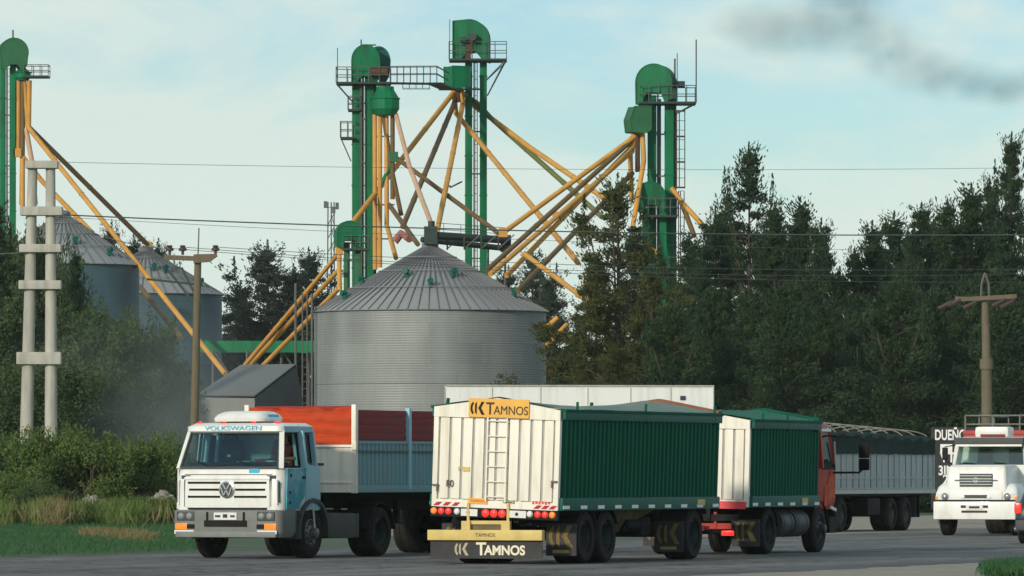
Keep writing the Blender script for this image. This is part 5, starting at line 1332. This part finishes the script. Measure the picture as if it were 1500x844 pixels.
for i,((px,top,ms,sx,h0),w) in enumerate(zip(low2,['touching the right wall of the big silo','behind the right half of the white panel wall','left of the dark wood, above the white panel wall'])):
    tree('leafy_tree','short olive tree '+w,'tree',px,280+4*i,ms,Hp(top,282),rz=i*1.3,sxy=sx,group='low trees in front of the conifers',H0=h0)
# trees behind the plant
far = [(392,362,420,BF[1],1.05,16,'greyish tree between the far silo and the long yellow spouts'),(352,420,425,BF[1],.8,16,'small greyish tree touching the left of the larger one behind the spouts'),(452,372,430,BF[1],.85,16,'greyish conifer behind the spouts next to the short elevator'),
       (430,396,425,BF[1],.9,16,'greyish tree filling the gap behind the parallel spouts'),(335,480,420,BF[0],.6,9.6,'small far tree right of the second bluish silo'),(780,372,420,BF[1],.75,16,'far tree behind the right slope of the big silo roof'),(806,405,415,BF[1],.8,16,'far bushy tree between the big silo and the olive tree'),
       (164,333,470,BF[1],.7,16,'tiny far treetop between the first yellow spouts and the silo roof'),(232,360,470,BF[1],.7,16,'tiny far treetop above the roof of the second bluish silo'),(196,352,472,BF[1],.7,16,'tiny far treetop in the notch between the two bluish silos'),(745,398,425,BF[1],.8,16,'far tree behind the crossing spouts right of the roof conveyor')]
for i,(px,top,d,ms,sx,h0,lab) in enumerate(far):
    tree('far_tree',lab,'tree',px,d,ms,Hp(top,d),rz=i*1.9,sxy=sx*1.6,group='trees beyond the plant',H0=h0)
# left mass
left = [(-8,300,300,CD[2],.85,16,'dark conifer at the left edge under the round elevator head'),(20,318,308,BB[0],.75,9.6,'dark leafy tree directly behind the twin concrete pylon'),(62,345,303,BB[1],.60,9.6,'dark leafy tree in front of the first bluish silo, behind the pylon'),(110,372,298,CD[3],.6,16,'slim dark tree just right of the twin pylon'),
        (20,430,285,BB[1],.95,9.6,'leafy tree between the left edge and the twin pylon, lower half'),(95,458,288,BB[0],.80,9.6,'mid green tree right of the pylon legs'),(140,446,284,BB[1],.72,9.6,'round mid green tree in front of the first bluish silo'),(203,448,290,BB[0],.56,9.6,'round mid green tree left of the timber pole'),
        (55,520,276,BB[0],.75,9.6,'low bushy tree at the foot of the twin pylon'),(165,535,280,BB[1],.6,9.6,'low bushy tree under the round mid green trees')]
for i,(px,top,d,ms,sx,h0,lab) in enumerate(left):
    tree('leafy_tree' if ms not in CD else 'conifer_tree',lab,'tree',px,d,ms,Hp(top,d),rz=i*2.3,sxy=sx*1.1,group='trees left of the plant',H0=h0)
# hedge of shrubs at the verge
hedge = [(-5,632,228),(28,636,232),(64,624,226),(98,620,230),(134,628,226),(168,642,231),(206,638,229),(240,630,234),(14,690,215),(66,700,213),(232,726,213),(262,642,246)]
hw = ['at the left edge of the photo','below the left leg of the twin pylon','below the right leg of the twin pylon','tallest of the row, right of the pylon','second from the tallest one','in the middle of the row','left of the dusty gap','at the right end of the back row','low one at the left corner of the verge','low one below the pylon','smallest, before the pale rubble heap','dark one behind the white cab']
for i,((px,top,d),w) in enumerate(zip(hedge,hw)):
    tree('shrub','green roadside shrub '+w,'shrub',px,d,SHR[2] if i in (11,9,3) else SHR[i%2],Hp(top,d)*.95,rz=i*1.1,sxy=.84 if i<8 else .6,group='shrubs along the verge',H0=3.25)

# =================================================================== GROUND
rd = Vector((math.sin(R(21.7)),math.cos(R(21.7)),0)); rn = Vector((rd.y,-rd.x,0))
def strip(name, o0, a0, a1, u0, u1, z, m, thick=.0, wav=0.0, seg=60, seed=1):
    """ground sheet in road coordinates: a along rn, u along rd from o0"""
    b = MB(); rnd = random.Random(seed); row=[]
    for k in range(seg+1):
        u = u0+(u1-u0)*k/seg; w0 = rnd.uniform(-wav,wav); w1 = rnd.uniform(-wav,wav)
        row.append((b.bm.verts.new(Vector((a0+w0,u,z))),b.bm.verts.new(Vector((a1+w1,u,z)))))
    for k in range(seg): b.bm.faces.new((row[k][0],row[k][1],row[k+1][1],row[k+1][0]))
    o = b.build(name,m,None,smooth=0); o.location = (o0[0],o0[1],0); o.rotation_euler = (0,0,-R(21.7)); o['kind'] = 'structure'; return o
M['soil'] = mat('dusty soil', (.26,.22,.165), .95, col2=(.12,.135,.06), amt=.85, scale=.12, contrast=(.42,.6), bump=.3, bscale=2)
def road_mat():
    m = mat('worn asphalt', (.165,.164,.160), .85, col2=(.105,.107,.108), amt=.75, scale=.35, stretch=(1,.10,1), bump=.3, bscale=30, spec=.3, detail=9)
    nt = m.node_tree; N = nt.nodes; L = nt.links; b = N['Principled BSDF']
    tc = [n for n in N if n.type == 'TEX_COORD'][0]
    vo = N.new('ShaderNodeTexVoronoi'); vo.feature = 'DISTANCE_TO_EDGE'; vo.inputs['Scale'].default_value = .22
    wz = N.new('ShaderNodeTexNoise'); wz.inputs['Scale'].default_value = .6; wz.inputs['Detail'].default_value = 5
    va = N.new('ShaderNodeMix'); va.data_type = 'VECTOR'; va.inputs['Factor'].default_value = .35; L.new(tc.outputs['Object'],wz.inputs['Vector']); L.new(tc.outputs['Object'],va.inputs['A'])
    sc_ = N.new('ShaderNodeVectorMath'); sc_.operation='SCALE'; sc_.inputs['Scale'].default_value = 9; L.new(wz.outputs['Color'],sc_.inputs[0]); ad = N.new('ShaderNodeVectorMath'); ad.operation='ADD'; L.new(tc.outputs['Object'],ad.inputs[0]); L.new(sc_.outputs[0],ad.inputs[1]); L.new(ad.outputs[0],vo.inputs['Vector'])
    cr = N.new('ShaderNodeMapRange'); cr.inputs['From Min'].default_value = .01; cr.inputs['From Max'].default_value = .06; cr.inputs['To Min'].default_value = .30; cr.inputs['To Max'].default_value = 1; L.new(vo.outputs['Distance'],cr.inputs['Value'])
    st = N.new('ShaderNodeTexNoise'); st.inputs['Scale'].default_value = 1.0; st.inputs['Detail'].default_value = 3; mp = N.new('ShaderNodeMapping'); mp.inputs['Scale'].default_value = (.75,.012,1); L.new(tc.outputs['Object'],mp.inputs[0]); L.new(mp.outputs[0],st.inputs['Vector'])
    sr = N.new('ShaderNodeMapRange'); sr.inputs['From Min'].default_value = .38; sr.inputs['From Max'].default_value = .62; sr.inputs['To Min'].default_value = .68; sr.inputs['To Max'].default_value = 1.18; L.new(st.outputs['Fac'],sr.inputs['Value'])
    ml = N.new('ShaderNodeMath'); ml.operation='MULTIPLY'; L.new(cr.outputs[0],ml.inputs[0]); L.new(sr.outputs[0],ml.inputs[1])
    x = N.new('ShaderNodeMix'); x.data_type='RGBA'; x.blend_type='MULTIPLY'; x.inputs['Factor'].default_value = 1
    src = N[m['mix']].outputs['Result']; L.new(src,x.inputs['A']); L.new(ml.outputs[0],x.inputs['B']); L.new(x.outputs['Result'],b.inputs['Base Color'])
    return m
M['asphalt'] = road_mat()
M['gravel'] = mat('pale gravel shoulder', (.30,.275,.225), .95, col2=(.21,.195,.165), amt=.7, scale=.9, bump=.5, bscale=16)
M['tar'] = mat('dark tar patch', (.038,.041,.044), .7, col2=(.085,.086,.086), amt=.7, scale=.6, stretch=(1,.3,1))
M['verge'] = mat('verge soil with grass', (.045,.085,.035), .95, col2=(.13,.105,.05), amt=.7, scale=.25, contrast=(.5,.7))
b = MB(); S = 2500; b.poly([(-S,-200,0),(S,-200,0),(S,S,0),(-S,S,0)],[(0,1,2,3)]); g_ = b.build('ground','soil',None,0); g_['kind'] = 'structure'
far_edge = Vector((-10.5,126.3,0)); 
strip('road',far_edge,0,20.5,-150,500,.004,'asphalt',wav=.10)
strip('gravel_shoulder',far_edge,20.5,46,-150,500,.006,'gravel',wav=.25,seg=120)
strip('dusty_shoulder',far_edge,-22,0.0,45,420,.006,'gravel',wav=.5,seg=60)
o = strip('road_edge_patch',far_edge,19.5,20.9,-40,60,.010,'tar',wav=.22,seg=130,seed=4)
o = strip('repair_patch',far_edge,13.6,19.2,8.5,17,.008,'tar',wav=.5,seg=12,seed=6)
strip('grass_verge',far_edge,-70,0.0,-80,150,.003,'verge',wav=.25,seg=120,seed=8)
def grass(name, n, area, hmin, hmax, w, m, seed, lean=.35, clump=None):
    """area(rs,n) -> xy array"""
    rs = np.random.default_rng(seed); xy = area(rs,n); n = len(xy); h = rs.uniform(hmin,hmax,n)
    P = np.column_stack([xy,h*.48]); U = np.column_stack([rs.normal(0,lean,n),rs.normal(0,lean,n),np.ones(n)])
    me = leaves_mesh(name,P,U,1.0,w,m,rs)
    # scale every blade to its own height
    co = np.empty(len(me.vertices)*3,np.float32); me.vertices.foreach_get('co',co); co = co.reshape(-1,4,3); c = P[:,None,:]
    co = c+(co-c)*np.array([1,1,1])*(np.stack([h/1.0]*4,1)[:,:,None]); 
    me.vertices.foreach_set('co',co.astype(np.float32).ravel()); me.update()
    o = bpy.data.objects.new(name,me); COL.objects.link(o); o['kind']='stuff'; return o
def verge_area(a0,a1,u0,u1,ymin=0):
    def f(rs,n):
        a = -(rs.uniform(0,1,n)**1.0)*(a1-a0)-a0; u = rs.uniform(u0,u1,n)
        x = far_edge.x+rn.x*a+rd.x*u; y = far_edge.y+rn.y*a+rd.y*u
        px = 750+9000*x/y; k = (px>-40)&(px<330)&(y<260)&(y>ymin+rs.normal(0,9,n)+10*np.sin(x*1.3)+6*np.sin(x*3.1)); return np.column_stack([x,y])[k]
    return f
o = grass('verge_grass',330000,verge_area(.05,42,-12,100),.04,.20,.075,'grassblade',3,.55); o['label']='short green grass on the verge left of the white cab'
o = grass('dry_grass',9000,verge_area(6,45,25,120,203),.3,1.15,.035,'dry',5,.45); o['label']='tall dry stalks among the shrubs along the verge'
def dead(rs,n):
    t_ = rs.uniform(0,1,n); px = 128+90*t_+rs.normal(0,9,n); d_ = 176-14*t_+rs.normal(0,5,n); return np.column_stack([(px-750)/F*d_,d_])
o = grass('dead_grass',5000,dead,.06,.26,.10,'dry',15,.6); o['label']='brown patch of dead grass on the verge'
def tuft(rs,n):
    px = 78+rs.normal(0,13,n); d_ = 206+rs.normal(0,4,n); return np.column_stack([(px-750)/F*d_,d_])
def weeds(rs,n):
    k = rs.integers(0,26,n); c = rs.uniform(-20,268,26)[k]; dd = rs.uniform(203,221,26)[k]; px = c+rs.normal(0,7,n); d_ = dd+rs.normal(0,2.2,n); return np.column_stack([(px-750)/F*d_,d_])
o = grass('weeds',15000,weeds,.25,1.0,.07,'leaf_bush',18,.45); o['label']='loose green weeds between the grass and the shrubs'
o = grass('dry_tuft',1100,tuft,.35,1.1,.045,'dry',16,.4); o['label']='orange brown dry tuft standing at the front of the shrubs'
def corner(rs,n):
    u = rs.uniform(-16,8,n); a = rs.uniform(23.4,31,n); x = far_edge.x+rn.x*a+rd.x*u; y = far_edge.y+rn.y*a+rd.y*u
    px = 750+9000*x/y; py = 695+15480/y
    k = (px>1447+rs.normal(0,6,n)+(py<830)*(832-py)*4)&(px<1530)&(py>829+rs.normal(0,1,n)); return np.column_stack([x,y])[k]
o = grass('roadside_grass',160000,corner,.08,.26,.12,'grassblade',9,.5); o['label']='bright green grass tuft at the lower right corner'
# pale rubble heap by the hedge
b = MB(); rnd = random.Random(3)
def rubble(px, d, n, wx, h):
    c = PG(px,d)
    for k in range(n):
        a = rnd.uniform(0,6.28); q = abs(rnd.gauss(0,.5)); x = c.x+math.cos(a)*q*wx; y = c.y+math.sin(a)*q*1.2; z = max(.05,h*(1-q*.8)*rnd.uniform(.3,1))
        t = bmesh.new(); bmesh.ops.create_icosphere(t,subdivisions=1,radius=rnd.uniform(.05,.15)); 
        for v in t.verts: v.co *= rnd.uniform(.7,1.2)
        bmesh.ops.transform(t,matrix=Matrix.Translation((x,y,z)) @ Euler((rnd.uniform(0,3),rnd.uniform(0,3),0)).to_matrix().to_4x4(),verts=t.verts); b._merge(t,0)
rubble(240,216,420,1.3,1.15); rubble(130,219,160,1.5,1.0)
o = b.build('rubble','gravel',None,smooth=0); o['kind']='stuff'; o['label']='pale broken rubble heaped between the shrubs left of the white cab'

# =================================================================== SMOKE and DUST volumes
def puffs(name, label, blobs, dens, col, nscale, lo=.42, hi=.7, box_pad=1.15):
    """one volume: density falls off from a chain of soft centres (x,y,z,rx,rz) times noise"""
    mn = Vector((1e9,)*3); mx = Vector((-1e9,)*3)
    for c,rx,rz in blobs:
        for e in (-1,1):
            q = c+Vector((e*rx,e*rx,e*rz)); mn = Vector(map(min,mn,q)); mx = Vector(map(max,mx,q))
    mn.z = max(mn.z,.05)
    b = MB(); b.box((mn+mx)/2,(mx-mn)); o = b.build(name,[],None,0); o.data.materials.clear()
    m = bpy.data.materials.new(name); m.use_nodes = True; nt = m.node_tree; N = nt.nodes; L = nt.links; N.clear()
    out = N.new('ShaderNodeOutputMaterial'); pv = N.new('ShaderNodeVolumePrincipled'); pv.inputs['Color'].default_value = (*col,1); pv.inputs['Anisotropy'].default_value = .2
    g = N.new('ShaderNodeNewGeometry'); last = None
    nzv = N.new('ShaderNodeTexNoise'); nzv.inputs['Scale'].default_value = nscale; nzv.inputs['Detail'].default_value = 5; L.new(g.outputs['Position'],nzv.inputs['Vector'])
    for c,rx,rz in blobs:
        sb = N.new('ShaderNodeVectorMath'); sb.operation='SUBTRACT'; sb.inputs[1].default_value = c; L.new(g.outputs['Position'],sb.inputs[0])
        dv = N.new('ShaderNodeVectorMath'); dv.operation='DIVIDE'; dv.inputs[1].default_value = (rx,rx,rz); L.new(sb.outputs[0],dv.inputs[0])
        ln = N.new('ShaderNodeVectorMath'); ln.operation='LENGTH'; L.new(dv.outputs[0],ln.inputs[0])
        s1 = N.new('ShaderNodeMath'); s1.operation='SUBTRACT'; s1.use_clamp=True; s1.inputs[0].default_value = 1.0; L.new(ln.outputs['Value'],s1.inputs[1])
        if last is None: last = s1
        else:
            mxn = N.new('ShaderNodeMath'); mxn.operation='MAXIMUM'; L.new(last.outputs[0],mxn.inputs[0]); L.new(s1.outputs[0],mxn.inputs[1]); last = mxn
    ad = N.new('ShaderNodeMapRange'); ad.inputs['From Min'].default_value = lo; ad.inputs['From Max'].default_value = hi; L.new(nzv.outputs['Fac'],ad.inputs['Value'])
    mu = N.new('ShaderNodeMath'); mu.operation='MULTIPLY'; L.new(last.outputs[0],mu.inputs[0]); L.new(ad.outputs[0],mu.inputs[1])
    md = N.new('ShaderNodeMath'); md.operation='MULTIPLY'; md.inputs[1].default_value = dens; L.new(mu.outputs[0],md.inputs[0]); L.new(md.outputs[0],pv.inputs['Density'])
    L.new(pv.outputs[0],out.inputs['Volume']); o.data.materials.append(m); o['kind']='stuff'; o['label']=label; return o
ds = 560
puffs('smoke','grey smoke trail drifting across the upper right sky',[(PP(1530,128,ds),5.0,2.2),(PP(1475,128,ds),5.2,2.2),(PP(1430,122,ds),5.0,2.2),(PP(1385,115,ds),5.0,2.4),(PP(1345,103,ds),4.6,2.6),(PP(1312,82,ds),4.4,2.9),(PP(1282,55,ds),4.4,3.0),(PP(1250,32,ds),5.4,3.2),(PP(1205,36,ds),6.2,3.4),(PP(1150,45,ds),6.2,3.0),(PP(1110,35,ds),5.0,2.4),(PP(1235,0,ds),6.0,3.0)],.175,(.30,.47,.54),.40,.24,.68)
puffs('dust_cloud','pale dust hanging over the ground around the timber pole',[(PP(250,620,283),3.6,3.0),(PP(200,615,283),3.6,2.6),(PP(290,622,281),3.0,3.0),(PP(150,590,279),5.5,4.5),(PP(235,580,280),6.0,5.0)],.075,(.72,.76,.74),.30,.22,.80)
puffs('dust_cloud','denser pale dust low behind the shrubs, left of the timber pole',[(PP(245,618,268),2.8,2.6),(PP(285,622,268),2.6,2.6),(PP(195,622,266),2.6,2.0)],.20,(.74,.77,.76),.35,.25,.80)
# =================================================================== HAZE
HAZE = 0.00007
if HAZE > 0:
    b = MB(); b.box((0,215,16.5),(420,520,35)); hz = b.build('haze',[],None,0); hz.data.materials.clear()
    m = bpy.data.materials.new('haze air'); m.use_nodes = True; N = m.node_tree.nodes; N.clear()
    out = N.new('ShaderNodeOutputMaterial'); pv = N.new('ShaderNodeVolumePrincipled'); pv.inputs['Color'].default_value = (.86,.93,.95,1); pv.inputs['Density'].default_value = HAZE; pv.inputs['Anisotropy'].default_value = .1
    m.node_tree.links.new(pv.outputs[0],out.inputs['Volume']); hz.data.materials.append(m); hz['kind']='stuff'
# =================================================================== LIGHT, SKY, CAMERA
AZ = R(33); EL = R(18)
sv = Vector((-math.sin(AZ)*math.cos(EL),-math.cos(AZ)*math.cos(EL),math.sin(EL)))
sd = bpy.data.lights.new('sun','SUN'); sd.energy = 2.85; sd.angle = R(4); sd.color = (1.0,.90,.74)
so = bpy.data.objects.new('sun',sd); COL.objects.link(so); so.rotation_euler = (-sv).to_track_quat('-Z','Y').to_euler()
wd = bpy.data.worlds.new('World'); scn.world = wd; wd.use_nodes = True
nt = wd.node_tree; N = nt.nodes; L = nt.links; bg = N['Background']; bg.inputs['Strength'].default_value = .075
sk = N.new('ShaderNodeTexSky'); sk.sky_type = 'NISHITA'; sk.sun_disc = False; sk.sun_elevation = EL; sk.sun_rotation = math.atan2(sv.x,sv.y); sk.air_density = 1.0; sk.dust_density = .3; sk.ozone_density = 1.0
tint = N.new('ShaderNodeMix'); tint.data_type='RGBA'; tint.blend_type='MULTIPLY'; tint.inputs['Factor'].default_value = 1; tint.inputs['B'].default_value = (SKT if 'SKT' in globals() else (.92,1.22,1.55,1))
L.new(sk.outputs[0],tint.inputs['A'])
tc = N.new('ShaderNodeTexCoord'); mp = N.new('ShaderNodeMapping'); mp.inputs['Scale'].default_value = (17,17,48); mp.inputs['Location'].default_value = (2.3,.4,1.25); L.new(tc.outputs['Generated'],mp.inputs[0])
nz = N.new('ShaderNodeTexNoise'); nz.inputs['Scale'].default_value = 1.0; nz.inputs['Detail'].default_value = 7; nz.inputs['Roughness'].default_value = .55; nz.inputs['Distortion'].default_value = .3; L.new(mp.outputs[0],nz.inputs['Vector'])
mr = N.new('ShaderNodeMapRange'); mr.interpolation_type='SMOOTHSTEP'; mr.inputs['From Min'].default_value = .345; mr.inputs['From Max'].default_value = .58; mr.inputs['To Max'].default_value = .9; sz = N.new('ShaderNodeSeparateXYZ'); L.new(tc.outputs['Generated'],sz.inputs[0])
lw = N.new('ShaderNodeMapRange'); lw.inputs['From Min'].default_value = .020; lw.inputs['From Max'].default_value = .058; lw.inputs['To Min'].default_value = .12; lw.inputs['To Max'].default_value = -.02; L.new(sz.outputs['Z'],lw.inputs['Value'])
ad = N.new('ShaderNodeMath'); ad.operation='ADD'; L.new(nz.outputs['Fac'],ad.inputs[0]); L.new(lw.outputs[0],ad.inputs[1]); L.new(ad.outputs[0],mr.inputs['Value'])
mx = N.new('ShaderNodeMix'); mx.data_type='RGBA'; mx.inputs['B'].default_value = (9.6,11.0,10.15,1); L.new(tint.outputs['Result'],mx.inputs['A']); L.new(mr.outputs[0],mx.inputs['Factor']); L.new(mx.outputs['Result'],bg.inputs['Color'])
cd = bpy.data.cameras.new('camera'); co_ = bpy.data.objects.new('camera',cd); COL.objects.link(co_); co_.location = (0,0,CH); co_.rotation_euler = (R(90),0,0)
cd.sensor_width = 36; cd.lens = 36*F/1500; cd.shift_y = (HZ-422)/1500; cd.clip_start = 1; cd.clip_end = 6000; scn.camera = co_
scn.view_settings.view_transform = 'Standard'; scn.view_settings.look = 'None'; scn.view_settings.exposure = 0.0; scn.view_settings.gamma = 1; scn.view_settings.use_curve_mapping = False
scn.render.engine = 'CYCLES'; scn.cycles.use_denoising = True; scn.cycles.max_bounces = 6; scn.cycles.transparent_max_bounces = 12; scn.cycles.volume_bounces = 1; scn.cycles.volume_max_steps = 128; scn.cycles.volume_step_rate = 1.0
scn.cycles.diffuse_bounces = 3; scn.cycles.glossy_bounces = 3
